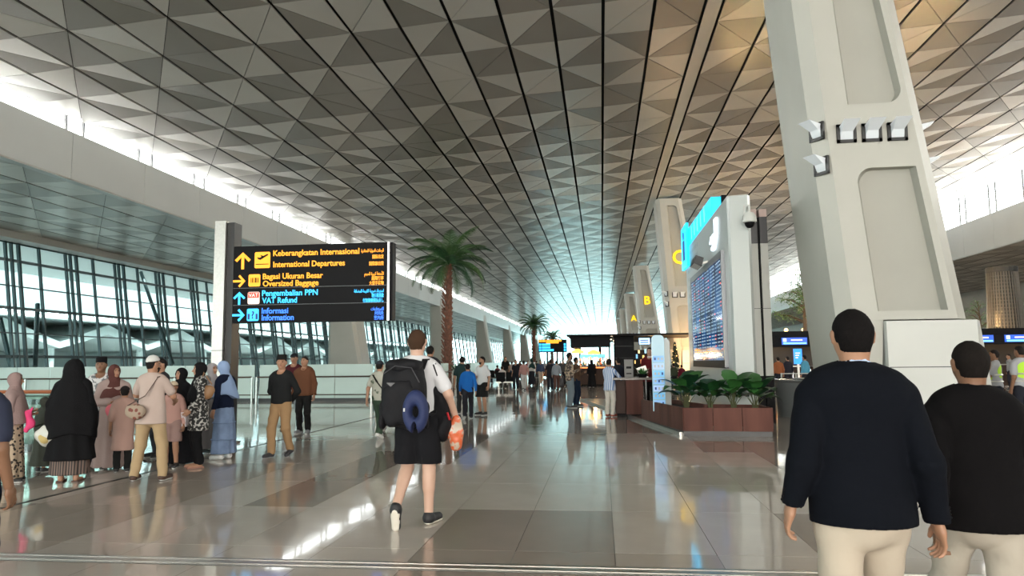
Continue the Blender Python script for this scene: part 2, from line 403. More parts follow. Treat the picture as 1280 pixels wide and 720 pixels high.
# ---------------------------------------------------------------- leaning columns
def rrect(a, b, z0, z1, r, cr=(1, 1, 1, 1)):
    """rounded quad; a(z), b(z) give left/right X; cr = corner flags bl, br, tr, tl"""
    P = []
    def arc(cx, cz, s, e, fl, px, pz):
        if not fl: P.append((px, pz)); return
        for k in range(7):
            t = math.radians(s + (e - s) * k / 6); P.append((cx + r * math.cos(t), cz + r * math.sin(t)))
    arc(a(z0) + r, z0 + r, 180, 270, cr[0], a(z0), z0); arc(b(z0) - r, z0 + r, 270, 360, cr[1], b(z0), z0)
    arc(b(z1) - r, z1 - r, 0, 90, cr[2], b(z1), z1); arc(a(z1) + r, z1 - r, 90, 180, cr[3], a(z1), z1)
    return P
def uplight(parent, p, n, w=.37, tilt=.42):
    """square dark frame with a flared translucent shade; n = outward unit vector (xy)"""
    n = Vector((n[0], n[1], 0)).normalized(); t = Vector((-n.y, n.x, 0)); z = Vector((0, 0, 1)); p = Vector(p)
    fx = MB(); h = w * .5
    for (a0, a1, b0, b1) in ((-h, -h + .06, -h, h), (h - .06, h, -h, h), (-h, h, -h, -h + .06), (-h, h, h - .06, h)):
        fx.hexa([p + t * a + z * b_ + n * c for (c) in (0, .05) for (a, b_) in ((a0, b0), (a1, b0), (a1, b1), (a0, b1))])
    o = fx.build('uplight_frame', M_dark, parent)
    sh = MB(); k = w * .36
    A = [p + t * a + z * b_ for (a, b_) in ((-k, -k), (k, -k), (k, k), (-k, k))]
    B = [p + t * a + z * b_ + n * c for (a, b_, c) in ((-k * .8, k * .2, .10), (k * .8, k * .2, .10), (k * 1.15, k * 1.35, tilt), (-k * 1.15, k * 1.35, tilt))]
    sh.hexa(A + B)
    sh.build('uplight_shade', mat('shade_white', (.62, .66, .68), .3, emit=(.9, .95, 1), es=.12), o)
M_yel = emi('letter_yellow', (1, .62, .0), 1.0)
def column(Y0, L, R, ztop, letter=None, plinth=True, lights=True, label='', name='leaning_column', dy=2.3, recess=True, group=None, mirror=1):
    root = empty(name, ((L(0) + R(0)) / 2, Y0 + dy / 2, 0), label, 'column', group)
    
    q = MB(); ch = .26
    zb = 2.25 if plinth else 0
    zs_ = [zb, 4.5, 7, ztop]
    # body shell behind the front plate
    for z0, z1 in zip(zs_[:-1], zs_[1:]):
        lo = [(L(z0), Y0 + ch, z0), (L(z0) + ch, Y0 + .001, z0), (R(z0) - ch, Y0 + .001, z0), (R(z0), Y0 + ch, z0), (R(z0), Y0 + dy, z0), (L(z0), Y0 + dy, z0)]
        hi = [(L(z1), Y0 + ch, z1), (L(z1) + ch, Y0 + .001, z1), (R(z1) - ch, Y0 + .001, z1), (R(z1), Y0 + ch, z1), (R(z1), Y0 + dy, z1), (L(z1), Y0 + dy, z1)]
        fs = [(i, (i + 1) % 6, (i + 1) % 6 + 6, i + 6) for i in range(6) if i != 1]
        q.add(lo + hi, fs)
    # front plate with two recesses
    lf = lambda z: L(z) + ch; rf = lambda z: R(z) - ch
    outer = [(lf(zb), zb), (rf(zb), zb), (rf(ztop), ztop), (lf(ztop), ztop)]
    holes = []
    if recess:
        hl = lambda z: L(z) + .72; hr = lambda z: R(z) - .40
        holes = [rrect(hl, hr, 2.42, 5.25, .28, (0, 0, 0, 1)), rrect(hl, hr, 6.55, ztop - .5, .28, (0, 1, 1, 0))]
    polys = [[Vector((x, z, 0)) for x, z in outer]] + [[Vector((x, z, 0)) for x, z in h] for h in holes]
    flat = [p for pl in polys for p in pl]
    q.add([(p.x, Y0, p.y) for p in flat], [tuple(t) for t in tessellate_polygon(polys)])
    q.add([(x, Y0, z) for x, z in outer] + [(x, Y0 + .01, z) for x, z in outer], [(i, (i + 1) % 4, (i + 1) % 4 + 4, i + 4) for i in range(4)])
    q.build('shaft', M_column, root)
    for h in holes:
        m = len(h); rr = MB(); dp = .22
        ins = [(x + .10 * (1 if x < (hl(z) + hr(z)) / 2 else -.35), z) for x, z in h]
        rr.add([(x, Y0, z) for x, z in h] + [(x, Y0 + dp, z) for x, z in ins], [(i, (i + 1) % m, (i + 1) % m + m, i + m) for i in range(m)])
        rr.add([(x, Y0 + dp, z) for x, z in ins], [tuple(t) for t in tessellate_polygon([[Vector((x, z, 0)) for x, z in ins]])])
        rr.build('recess', mat('recess_tone', (.37, .365, .32), .6, var=.05, vscale=.8), root)  # recess coloured slightly darker than the shaft
    if plinth:
        pb = MB(); x1 = R(0) + .0; x0 = L(0) + .62
        pb.box(x0, x1 - .3, Y0 - .12, Y0 + dy, 0, 2.22); pb.hexa([(x1 - .3, Y0 - .12, 0), (x1 + .18, Y0 + .3, 0), (x1 + .18, Y0 + dy, 0), (x1 - .3, Y0 + dy, 0), (x1 - .3, Y0 - .12, 2.22), (x1 - .06, Y0 + .3, 2.22), (x1 - .06, Y0 + dy, 2.22), (x1 - .3, Y0 + dy, 2.22)])
        pb.build('plinth', M_white, root)
        pb = MB(); pb.box(x0 + .02, x1 - .32, Y0 - .126, Y0 - .12, 1.33, 1.345); pb.build('plinth_joint', M_dark, root)
        lg = MB(); lg.hexa([(L(0), Y0 + .1, 0), (x0 - .14, Y0 + .1, 0), (x0 - .14, Y0 + dy, 0), (L(0), Y0 + dy, 0), (L(zb), Y0 + .02, zb), (x0 + .0, Y0 + .02, zb), (x0 + .0, Y0 + dy, zb), (L(zb), Y0 + dy, zb)]); lg.build('leg', M_column, root)
    if lights:
        zc = 5.95; w = R(zc) - L(zc)
        for fx in (.28, .50, .72): uplight(root, (L(zc) + w * fx, Y0, zc), (0, -1))
        for zz in (6.05, 5.35):
            uplight(root, (L(zz) + .12, Y0 + .14, zz), (-1, -.6), .36, .36); uplight(root, (R(zz) - .06, Y0 + .5, zz), (1, -.15), .36, .34)
    if letter:
        xc = (L(8.6) + R(8.6)) / 2 + .15
        text('gate_letter', letter, 1.35, (xc, Y0 + .05, 8.1), M_yel, root, align='CENTER', ext=.05, bold=.02)
    return root
Lf = lambda z: 4.80 - .0827 * z
Rf = lambda z: 7.35 - .145 * z
Lf2 = lambda z: 4.78 - .066 * z
Rf2 = lambda z: 7.6 - .150 * z
column(15, Lf, Rf, 12.6, label='huge pale leaning column with uplights, right of the flight board, nearest of its row')
column(51, Lf2, Rf2, 12.65, 'C', label='pale leaning column marked with a yellow letter C')
column(87, Lf2, Rf2, 12.65, 'B', label='pale leaning column marked with a yellow letter B')
column(123, Lf2, Rf2, 12.65, 'A', label='pale leaning column marked with a yellow letter A')
column(159, Lf2, Rf2, 12.65, None, label='pale leaning column without a letter, just beyond the one marked A')
column(195, Lf2, Rf2, 12.65, None, label='farthest pale leaning column of the lettered row')
for k, nm in enumerate(('nearest, under the hanging direction sign', 'second, behind the big palm', 'third from the front', 'fourth from the front', 'fifth from the front', 'farthest visible')):
    column(58 + 36 * k, lambda z: -22.1 - .0 * z, lambda z: -19.0 - .17 * z, 11.3, lights=False, recess=False, plinth=False, dy=2.4,
           label='pale tapering column under the left beam, ' + nm)
# ---------------------------------------------------------------- frosted screens and handrails on the left
def screen(x0, y0, x1, y1, label, h=1.5, pw=1.55, rail=True):
    root = empty('glass_balustrade', ((x0 + x1) / 2, (y0 + y1) / 2, 0), label, 'balustrade')
    L_ = math.hypot(x1 - x0, y1 - y0); n = max(1, int(L_ / pw)); ux, uy = (x1 - x0) / L_, (y1 - y0) / L_; nx, ny = uy, -ux
    if nx * -x0 + ny * -y0 < 0: nx, ny = -nx, -ny
    for k in range(n):
        a = L_ * k / n + .015; c = L_ * (k + 1) / n - .015
        q = MB(); q.bar((x0 + ux * a, y0 + uy * a, h / 2 + .05), (x0 + ux * c, y0 + uy * c, h / 2 + .05), .02, h - .1); q.build('glass_panel', M_frost, root)
    q = MB(); q.bar((x0, y0, .06), (x1, y1, .06), .12, .12); q.build('kerb', M_dark, root)
    if rail:
        for (z, r) in ((1.0, .03), (.27, .02)):
            q = MB(); q.tube([(x0 + nx * .25, y0 + ny * .25, z), (x1 + nx * .25, y1 + ny * .25, z)], r, 8); q.build('handrail', mat('rail_bronze', (.09, .06, .045), .35, metal=.5), root)
        m = max(1, int(L_ / 3))
        for k in range(m + 1):
            a = L_ * k / m; q = MB(); q.box(x0 + ux * a + nx * .25 - .03, x0 + ux * a + nx * .25 + .03, y0 + uy * a + ny * .25 - .03, y0 + uy * a + ny * .25 + .03, 0, 1.0); q.build('post', M_steel, root)
screen(-31.5, 29.6, -14.4, 29.6, 'long frosted white screen behind the group on the left, below the glazing')
screen(-14.2, 29.6, -9.3, 29.6, 'frosted white screen with dark handrail behind the walking man in brown jacket')
screen(-9.3, 29.8, -9.3, 44.6, 'frosted screen running away behind the green-trousered traveller')
screen(-9.3, 48, -9.3, 104, 'farthest frosted screen running away along the left side of the hall', rail=False)
q = empty('glass_balustrade', (-10.4, 12.6, 0), 'low green glass railing with wooden handrail at far left', 'balustrade')
for k in range(3): b = MB(); b.box(-12.8 + 1.4 * k, -11.43 + 1.4 * k, 12.58, 12.6, .1, 1.0); b.build('glass_panel', glassmat('green_glass', (.78, .9, .84)), q)
b = MB(); b.tube([(-12.8, 12.6, 1.05), (-8.6, 12.6, 1.05)], .035, 8); b.build('handrail', mat('rail_wood', (.30, .10, .04), .4), q)
# ---------------------------------------------------------------- hanging direction sign on its pole
pole = empty('sign_pole', (-7.24, 13.6, 0), 'square stainless steel pole carrying the direction sign', 'pole')
b = MB(); b.box(-7.42, -7.2, 13.42, 13.72, 0, 4.3); b.build('pole_face', M_steel, pole)
b = MB(); b.box(-7.195, -7.06, 13.5, 13.8, 0, 4.28); b.build('pole_dark_side', M_dark, pole)  # dark strip along the right side of the pole
b = MB(); b.box(-7.435, -7.185, 13.405, 13.735, 1.78, 1.79); b.build('pole_joint', M_dark, pole)
b = MB(); b.box(-7.5, -7.0, 13.35, 13.85, 0, .04); b.build('base_plate', M_steel, pole)
SY = 13.5; SX0, SX1, SZ0, SZ1 = -7.05, -3.98, 2.31, 3.80
sign = empty('direction_sign', (-5.5, SY, SZ0), 'black hanging direction sign with orange and blue lettering, left foreground', 'sign')
b = MB(); b.box(SX0, SX1, SY, SY + .22, SZ0, SZ1); b.build('housing', M_black, sign)
b = MB(); b.box(SX1 + .0, SX1 + .035, SY - .012, SY + .1, SZ0, SZ1); b.build('end_trim', M_chrome, sign)
b = MB(); b.box(SX1 + .035, SX1 + .09, SY + .02, SY + .24, SZ0, SZ1); b.build('end_cap', M_black, sign)
O_ = emi('sign_orange', (1, .36, .01), 1.1); B1 = emi('sign_cyan', (.03, .48, 1.0), 1.3); B2 = emi('sign_blue', (.03, .20, 1.0), 1.2); Wt = emi('sign_white', (1, .8, .7), .9); Rd = emi('sign_red', (.8, .06, .03), .8)
rows = [(3.80, 3.31), (3.31, 2.98), (2.98, 2.65), (2.65, 2.31)]
face = empty('sign_face', (-5.5, SY - .004, 3.05)); face.parent = sign; face.location = (0, -.004, .74)
def SP(px, py):
    p = onY(px, py, SY - .01); return p[0], p[2]
def poly2(name, pts, m, parent, y=SY - .006, t=.006):
    b = MB(); b.prism(pts, lambda x, z: (x, y, z), lambda x, z: (x, y - t, z)); return b.build(name, m, parent)
def arrow(cx, cz, s, up, m):
    A = [(-.12, -1), (.12, -1), (.12, .5), (.75, -.12), (.95, .12), (0, 1), (-.95, .12), (-.75, -.12), (-.12, .5)]
    A = [(-.17, -1), (.17, -1), (.17, .42), (.72, -.14), (.98, .1), (0, 1.0), (-.98, .1), (-.72, -.14), (-.17, .42)]
    if not up: A = [(z, -x) for x, z in A]
    poly2('arrow', [(cx + x * s, cz + z * s) for x, z in A], m, sign)
for (px, py, s, up, m) in ((303.5, 326, .165, 1, O_), (299, 351.5, .125, 0, O_), (299, 373, .125, 1, B1), (298, 394, .125, 0, B1)):
    x, z = SP(px, py); arrow(x, z, s, up, m)
def sq(px, py, w, m, name='pictogram'):
    x, z = SP(px, py); return x, z, poly2(name, rrect(lambda q: x - w, lambda q: x + w, z - w, z + w, .03), m, sign)
x, z, o = sq(328, 325, .157, O_)
poly2('plane_mark', [(x - .09, z + .02), (x - .04, z + .0), (x + .11, z + .09), (x + .12, z + .11), (x + .10, z + .115), (x + .02, z + .08), (x - .04, z + .10), (x - .02, z + .06), (x - .06, z + .045), (x - .10, z + .06)], M_black, o, SY - .013)
poly2('ground_bar', [(x - .13, z - .09), (x + .13, z - .09), (x + .13, z - .075), (x - .13, z - .075)], M_black, o, SY - .013)
x, z, o = sq(318, 350.5, .118, O_)
for k, w in enumerate((.008, .014, .006, .02, .008, .012)):
    xx = x - .07 + .028 * k; poly2('bar_mark', [(xx, z - .045), (xx + w, z - .045), (xx + w, z + .05), (xx, z + .05)], M_black, o, SY - .013)
x, z, o = sq(317, 372.5, .118, Wt)
poly2('red_band', [(x - .11, z + .0), (x + .11, z + .0), (x + .11, z + .11), (x - .11, z + .11)], Rd, o, SY - .013)
text('vat_word', 'VAT', .10, (x, SY - .022, z + .02), Wt, o, align='CENTER', ext=.001)
x, z, o = sq(316, 393.5, .118, B1)
text('question_mark', '?', .2, (x, SY - .016, z - .07), mat('ink_navy', (.01, .05, .25), .5), o, align='CENTER', ext=.002, bold=.004)
for sx in (-1, 1): poly2('figure_mark', [(x + sx * .06, z - .09), (x + sx * .10, z - .09), (x + sx * .10, z + .02), (x + sx * .06, z + .02)], MATS['ink_navy'], o, SY - .013)
for (s, px0, px1, py, m, cap) in (('Keberangkatan Internasional', 341.5, 449, 320, O_, .085), ('International Departures', 341.5, 431, 334, O_, .085), ('Bagasi Ukuran Besar', 328.5, 403.5, 349, O_, .085), ('Oversized Baggage', 328.5, 398, 358, O_, .085),
                              ('Pengembalian PPN', 327.5, 397, 370, B1, .085), ('VAT Refund', 327.5, 371, 379, B1, .085), ('Informasi', 327, 360, 392, B2, .085), ('Information', 327, 367, 400.5, B2, .085)):
    x0, z0 = SP(px0, py); x1, _ = SP(px1, py)
    text('sign_lettering', s, .155, (x0, SY - .008, z0), m, sign, width=x1 - x0, bold=.0025)
ar = ['\ufe93\ufead\ufea9\ufe8e\ufed0\ufee4\ufedf\ufe8d \ufe94\ufef4\ufedf\ufeed\ufeaa\ufedf\ufe8d \ufe95\ufefc\ufea3\ufeae\ufedf\ufe8d', '\ufee2\ufea0\ufea4\ufedf\ufe8d \ufe93\ufeae\ufef4\ufe92\ufedb \ufe94\ufecc\ufe98\ufee3\ufef7\ufe8d',
      '\ufe94\ufed3\ufe8e\ufec0\ufee4\ufedf\ufe8d \ufe94\ufee4\ufef4\ufed8\ufedf\ufe8d \ufe94\ufe92\ufef3\ufeae\ufebf \ufea9\ufe8d\ufea9\ufeae\ufe98\ufeb3\ufe8d', '\ufe95\ufe8e\ufee3\ufefc\ufecc\ufe98\ufeb3\ufefb\ufe8d']
for (s, w, py, m) in ((ar[0], 28, 314.5, O_), ('\u56fd\u9645\u51fa\u53d1', 14, 322.5, O_), ('\u56fd\u969b\u7dda\u51fa\u767a', 18, 331, O_), (ar[1], 24, 343.5, O_), ('\u8d85\u9650\u884c\u674e', 15, 349.5, O_), ('\u5927\u578b\u624b\u8377\u7269', 18, 355.5, O_),
                   (ar[2], 37, 365, B1), ('\u589e\u503c\u7a0e\u9000\u6b3e', 15, 371, B1), ('\u4ed8\u52a0\u4fa1\u5024\u7a0e\u6255\u623b\u3057', 26, 377, B1), (ar[3], 16, 387.5, B2), ('\u95ee\u8baf\u5904', 11, 393, B2), ('\u6848\u5185\u6240', 12, 399, B2)):
    x1, z1 = SP(479.5, py); x0, _ = SP(479.5 - w, py)
    text('sign_lettering', s, .085, (x1, SY - .008, z1), m, sign, align='RIGHT', width=x1 - x0, bold=.001)
for z in (2.98, 2.65): poly2('row_line', [(SX0, z - .004), (SX1, z - .004), (SX1, z + .004), (SX0, z + .004)], mat('line_grey', (.15, .16, .17), .5), sign)
bpy.data.objects.remove(face)
# ---------------------------------------------------------------- second, distant sign
s2 = empty('direction_sign', (-4.6, 77, 2.2), 'distant hanging direction sign with blue rows below the far palms', 'sign')
a = onY(673, 424.5, 77); c = onY(708.5, 440, 77)
box1('housing', M_black, s2, a[0], c[0], 77, 77.25, c[2], a[2])
for k, (fx, fw, fz, m) in enumerate(((.02, .10, .88, O_), (.13, .12, .88, O_), (.27, .55, .90, O_), (.27, .45, .76, O_), (.02, .08, .60, B1), (.12, .3, .60, B1), (.02, .08, .38, B1), (.12, .3, .38, B1), (.02, .08, .16, B1), (.12, .42, .16, B1), (.90, .07, .60, B1), (.90, .07, .38, B1), (.90, .07, .16, B1))):
    w = c[0] - a[0]; h = a[2] - c[2]; t = .07 * h if fz > .7 and k > 1 else .085 * h
    poly2('lettering_bar', [(a[0] + fx * w, c[2] + fz * h - t), (a[0] + (fx + fw) * w, c[2] + fz * h - t), (a[0] + (fx + fw) * w, c[2] + fz * h + t), (a[0] + fx * w, c[2] + fz * h + t)], m, s2, 76.99)
for x in (a[0] + .9, c[0] - 1.0, c[0] - .4): box1('post', M_dark, s2, x - .1, x + .1, 77.05, 77.2, 0, c[2])
# ---------------------------------------------------------------- flight information monolith
mo = empty('information_pylon', (3.3, 20, 0), 'tall white information pylon with large flight board on its left face', 'pylon')
M_gloss = mat('gloss_white', (.42, .455, .44), .28, spec=.35)
MX = 2.9
b = MB(); b.prism([(MX, 25.2), (MX, 17.0), (MX + .04, 16.9), (MX + .42, 16.82), (MX + .5, 16.95), (MX + .5, 25.2)], lambda x, y: (x, y, .0), lambda x, y: (x, y, 5.2)); b.build('body', M_gloss, mo)
for (z0, z1, m, dd) in ((0, 1.12, M_black, .02), (1.12, 4.34, M_white, 0), (4.34, 5.0, mat('slate_panel', (.045, .045, .05), .4), 0), (5.0, 5.2, mat('cap_rose', (.55, .42, .38), .5), -.02)):
    for (x0, x1) in ((3.5, 3.86), (3.92, 4.1)): box1('cladding', m, mo, x0, x1, 18.5 - dd, 25.2, z0, z1)
box1('cladding_joint', M_black, mo, 3.86, 3.92, 18.56, 25.1, 0, 5.0)
box1('panel_seam', M_dark, mo, 3.49, 4.105, 18.49, 18.5, 2.74, 2.75)
# squares print on the far part of the face
b = MB()
for i in range(9):
    for j in range(14):
        y = 22.2 + .30 * i; z = 5.0 - .27 * j
        if z > 4.25 or y > 24.0:
            s_ = .10; b.add([(MX - .004, y, z), (MX - .004, y + s_, z), (MX - .004, y + s_, z - s_ * 1.2), (MX - .004, y, z - s_ * 1.2)], [(0, 1, 2, 3)])
tag(b.build('square_perforations', mat('perf_grey', (.28, .33, .34), .4), mo), kind='stuff')
# flight board
bd = empty('flight_board', (MX - .02, 20.5, 1.35), 'large dark flight information board with rows of text on the white pylon', 'screen')
M_fr = mat('board_frame', (.16, .17, .18), .3, metal=.6)
y0, y1, z0, z1 = 17.55, 23.5, 1.34, 4.02
for (a_, b_, c_, d_) in ((y0, y1, z1 - .12, z1 + .04), (y0, y1, z0 - .02, z0 + .16), (y0 - .05, y0 + .09, z0, z1), (y1 - .1, y1 + .05, z0, z1)): box1('frame', M_fr if c_ > 2 or b_ - a_ < 1 else M_black, bd, MX - .09, MX, a_, b_, c_, d_)
def screenmat():
    m = mat('flight_screen', (.01, .015, .03), .06); n = m.node_tree.nodes; L = m.node_tree.links; b = n['Principled BSDF']
    t = n.new('ShaderNodeTexCoord'); mp = n.new('ShaderNodeMapping'); mp.inputs['Scale'].default_value = (1, 1, 1)
    L.new(t.outputs['Object'], mp.inputs['Vector']); sp = n.new('ShaderNodeSeparateXYZ'); L.new(mp.outputs[0], sp.inputs[0])
    cb_ = n.new('ShaderNodeCombineXYZ'); L.new(sp.outputs['Y'], cb_.inputs['X']); L.new(sp.outputs['Z'], cb_.inputs['Y'])
    k = n.new('ShaderNodeTexNoise'); k.inputs['Scale'].default_value = 1.2; L.new(cb_.outputs[0], k.inputs['Vector'])
    r = n.new('ShaderNodeValToRGB'); r.color_ramp.elements[0].color = (.004, .01, .03, 1); r.color_ramp.elements[1].color = (.01, .07, .2, 1); r.color_ramp.elements[0].position = .4; r.color_ramp.elements[1].position = .65
    L.new(k.outputs['Fac'], r.inputs['Fac']); L.new(r.outputs['Color'], b.inputs['Emission Color']); b.inputs['Emission Strength'].default_value = 1.2
    return m
for k in range(6):
    for j in range(2):
        ya = y0 + .09 + (y1 - y0 - .19) * k / 6; yb = y0 + .09 + (y1 - y0 - .19) * (k + 1) / 6; za = z0 + .16 + (z1 - z0 - .28) * j / 2; zb = z0 + .16 + (z1 - z0 - .28) * (j + 1) / 2
        s_ = box1('screen_tile', screenmat(), bd, MX - .07, MX - .01, ya + .008, yb - .008, za + .006, zb - .006)
        txt = MB(); tr2 = MB(); 
        for r_ in range(13):
            z = zb - .07 - r_ * .088; yy = yb - .05
            for w in (.10, .22, .12, .18):
                w2 = w * rnd.uniform(.6, 1)
                tgt = tr2 if (w == .18 and rnd.random() < .25) else txt
                tgt.add([(MX - .073, yy, z), (MX - .073, yy - w2, z), (MX - .073, yy - w2, z + .035), (MX - .073, yy, z + .035)], [(0, 1, 2, 3)]); yy -= w + .05
        tag(txt.build('flight_rows', emi('board_text', (.35, .50, .62), .42), s_), kind='stuff')
        if tr2.v: tag(tr2.build('alert_rows', emi('board_red', (.9, .15, .1), .9), s_), kind='stuff')
# cyan light box on top, figure pictogram
lb = empty('light_box', (3.0, 23, 5.2), 'glowing cyan light box sign with figure pictogram on top of the pylon', 'sign')
b = MB(); b.prism([(MX - .02, 25.6), (MX + .05, 19.6), (MX + .3, 19.6), (MX + .3, 25.6)], lambda x, y: (x, y, 5.22), lambda x, y: (x, y, 5.78)); b.build('lit_panel', emi('cyan_panel', (.0, .50, .85), 1.5), lb)
box1('back_frame', M_black, lb, MX + .3, MX + .42, 19.5, 25.6, 5.2, 5.8)
b = MB(); b.hexa([(MX - .10, 24.1, 4.55), (MX - .02, 24.1, 4.55), (MX - .02, 25.6, 4.55), (MX - .10, 25.6, 4.55), (MX - .10, 24.1, 5.95), (MX - .02, 24.1, 5.95), (MX - .02, 25.6, 5.95), (MX - .10, 25.6, 5.95)]); b.build('lit_return', MATS['cyan_panel'], lb)
ink = mat('ink_navy', (.01, .05, .25), .5)
b = MB(); b.tube([(MX - .11, 24.8, 5.62), (MX - .125, 24.8, 5.62)], .13, 12); b.prism([(24.62, 4.8), (24.98, 4.8), (24.98, 5.45), (24.62, 5.45)], lambda y, z: (MX - .105, y, z), lambda y, z: (MX - .125, y, z)); b.build('figure_pictogram', ink, lb)
for k in range(5): y = 20.4 + .72 * k; b = MB(); b.prism([(y, 5.28), (y + .12, 5.28), (y + .12, 5.7), (y, 5.7)], lambda y_, z: (MX - .02, y_, z), lambda y_, z: (MX - .03, y_, z)); b.build('light_stripe', emi('cyan_bright', (.1, .75, 1.0), 1.8), lb)
# emblem, flood light, dome camera on the pylon
em = empty('lit_emblem', (MX, 18.9, 4.7), 'white lit emblem of two curved strokes on the pylon near its top', 'emblem')
E1 = emi('emblem_white', (.75, .88, 1), 1.6)
b = MB(); b.prism([(18.35, 5.0), (18.7, 5.0), (18.72, 4.62), (19.0, 4.42), (19.35, 4.36), (19.2, 4.28), (18.8, 4.27), (18.45, 4.5)], lambda y, z: (MX, y, z), lambda y, z: (MX - .05, y, z)); b.build('stroke', E1, em)
b = MB(); b.prism([(18.85, 4.68), (19.35, 4.66), (19.55, 4.5), (19.2, 4.48), (19.0, 4.52)], lambda y, z: (MX, y, z), lambda y, z: (MX - .05, y, z)); b.build('stroke', E1, em)
fx = empty('flood_light', (MX - .2, 20.2, 4.15), 'small angled flood light mounted above the flight board', 'lamp')
b = MB(); b.hexa([(MX - .42, 19.8, 4.08), (MX - .22, 19.8, 3.98), (MX - .22, 20.7, 3.98), (MX - .42, 20.7, 4.08), (MX - .36, 19.8, 4.28), (MX - .16, 19.8, 4.2), (MX - .16, 20.7, 4.2), (MX - .36, 20.7, 4.28)]); b.build('lamp_housing', M_dark, fx)
b = MB(); b.bar((MX - .22, 20.25, 4.1), (MX, 20.25, 4.15), .06, .06); b.build('bracket', M_steel, fx)
b = MB(); b.hexa([(MX - .41, 19.85, 4.065), (MX - .24, 19.85, 3.975), (MX - .24, 20.65, 3.975), (MX - .41, 20.65, 4.065), (MX - .41, 19.85, 4.07), (MX - .24, 19.85, 3.98), (MX - .24, 20.65, 3.98), (MX - .41, 20.65, 4.07)]); b.build('lamp_glass', M_gloss, fx)
cc = empty('security_camera', (3.28, 16.6, 4.4), 'white dome security camera hanging on a bracket at the pylon corner', 'camera')
cx, cy, cz = 3.30, 16.55, 4.55
b = MB(); b.tube([(cx, 16.85, cz + .28), (cx, 16.7, cz + .36), (cx, cy, cz + .34), (cx, cy, cz + .2)], .025, 8); b.box(cx - .07, cx + .07, 16.83, 16.86, cz + .15, cz + .42); b.build('bracket', M_white, cc, smooth=True)
b = MB(); b.lathe((cx, cy, cz), [(.02, .2), (.09, .18), (.14, .1), (.15, .02), (.15, -.02), (.13, -.04)], 20); b.build('housing', M_white, cc, smooth=True)
b = MB(); b.lathe((cx, cy, cz), [(.11, -.04), (.10, -.10), (.06, -.15), (.01, -.165)], 20); b.build('dome', M_black, cc, smooth=True)
# ---------------------------------------------------------------- planter and plants
pl = empty('long_planter', (2.2, 16, 0), 'brown wood-clad angled planter in front of the information pylon', 'planter')
M_wd = ramp_mat('wood_brown', 'noise', (.075, .026, .019), (.13, .050, .036), .5, 3, (.35, .65), mapping=(1, 1, .15))
pa = (1.62, 15.34); pb_ = (3.30, 15.22); pc = (.97, 18.7); pd = (.29, 23.64)
M_wd.node_tree.nodes['Principled BSDF'].inputs['Specular IOR Level'].default_value = .15
def wallseg(p, q_, n, t, h=.56, base=.10):
    for k in range(n):
        a = [p[i] + (q_[i] - p[i]) * (k / n) for i in (0, 1)]; c = [p[i] + (q_[i] - p[i]) * ((k + 1) / n) for i in (0, 1)]
        ux, uy = c[0] - a[0], c[1] - a[1]; L_ = math.hypot(ux, uy); ux /= L_; uy /= L_
        b = MB(); b.bar((a[0] + ux * .005, a[1] + uy * .005, base + (h - base) / 2), (c[0] - ux * .005, c[1] - uy * .005, base + (h - base) / 2), t, h - base); b.build('wood_panel', M_wd, pl)
wallseg(pa, pb_, 3, .05); wallseg(pa, pc, 4, .05); wallseg((3.30, 15.22), (3.30, 16.3), 1, .05); wallseg((3.3, 16.3), (2.2, 16.6), 2, .05)
wallseg((2.2, 16.6), (1.7, 18.7), 2, .05)
b = MB(); b.bar((pa[0], pa[1] + .02, .05), (pb_[0], pb_[1] + .02, .05), .04, .1); b.bar((pa[0], pa[1], .05), (pc[0] + .02, pc[1], .05), .04, .1); b.build('kick_board', M_dark, pl)
b = MB(); b.prism([(1.66, 15.4), (3.27, 15.3), (3.27, 16.25), (2.2, 16.55), (1.7, 18.7), (1.02, 18.7)], lambda x, y: (x, y, .40), lambda x, y: (x, y, .46)); b.build('soil', mat('soil', (.03, .022, .016), .95, bump=.6, bscale=30), pl)
kr = MB(); kr.bar((1.555, 15.4, .035), (-.85, 29.6, .035), .06, .07); o = kr.build('kerb_rail', M_steel); tag(o, 'low steel floor rail running along the planter side', 'rail')
b = MB(); b.prism([(1.60, 15.3), (-.80, 29.6), (1.5, 29.6), (2.7, 20)], lambda x, y: (x, y, 0), lambda x, y: (x, y, .05)); tag(b.build('floor_platform', mat('platform_grey', (.06, .055, .05), .3)), kind='structure')
M_lf = [mat('leaf_green', (.018, .075, .022), .32, var=.25, vscale=4), mat('leaf_green_light', (.035, .13, .03), .32, var=.2, vscale=4), mat('leaf_deep', (.010, .045, .018), .32, var=.25, vscale=4)]
M_stem = mat('stem_green', (.07, .08, .03), .6)
def leaf(parent, base, tip_dir, ln, wd, m, droop=.5, name='leaf', stem=.35):
    base = Vector(base); d = Vector((tip_dir[0], tip_dir[1], 0)).normalized(); up = tip_dir[2]; side = Vector((-d.y, d.x, 0))
    N = 8; P = []
    def at(t): return base + d * (ln * t * (1 - .15 * t)) + Vector((0, 0, 1)) * (up * ln * t - droop * ln * t * t)
    b = MB(); q = MB()
    st = [base + (at(0) - base) * k for k in (0, 1)]
    vs = []
    for i in range(N + 1):
        t = i / N; w = wd * (math.sin(math.pi * min(1, t ** .8)) ** .75) * (1 - .25 * t) * (1 + .06 * math.sin(i * 2.7)) if 0 < i < N else .004
        c = at(t); fold = Vector((0, 0, .22 * w))
        vs += [c - side * w + fold, c, c + side * w + fold]
    fs = []
    for i in range(N):
        for k in (0, 1): a = i * 3 + k; fs.append((a, a + 1, a + 4, a + 3))
    b.add(vs, fs)
    o = b.build(name, m, parent, smooth=True)
    return o
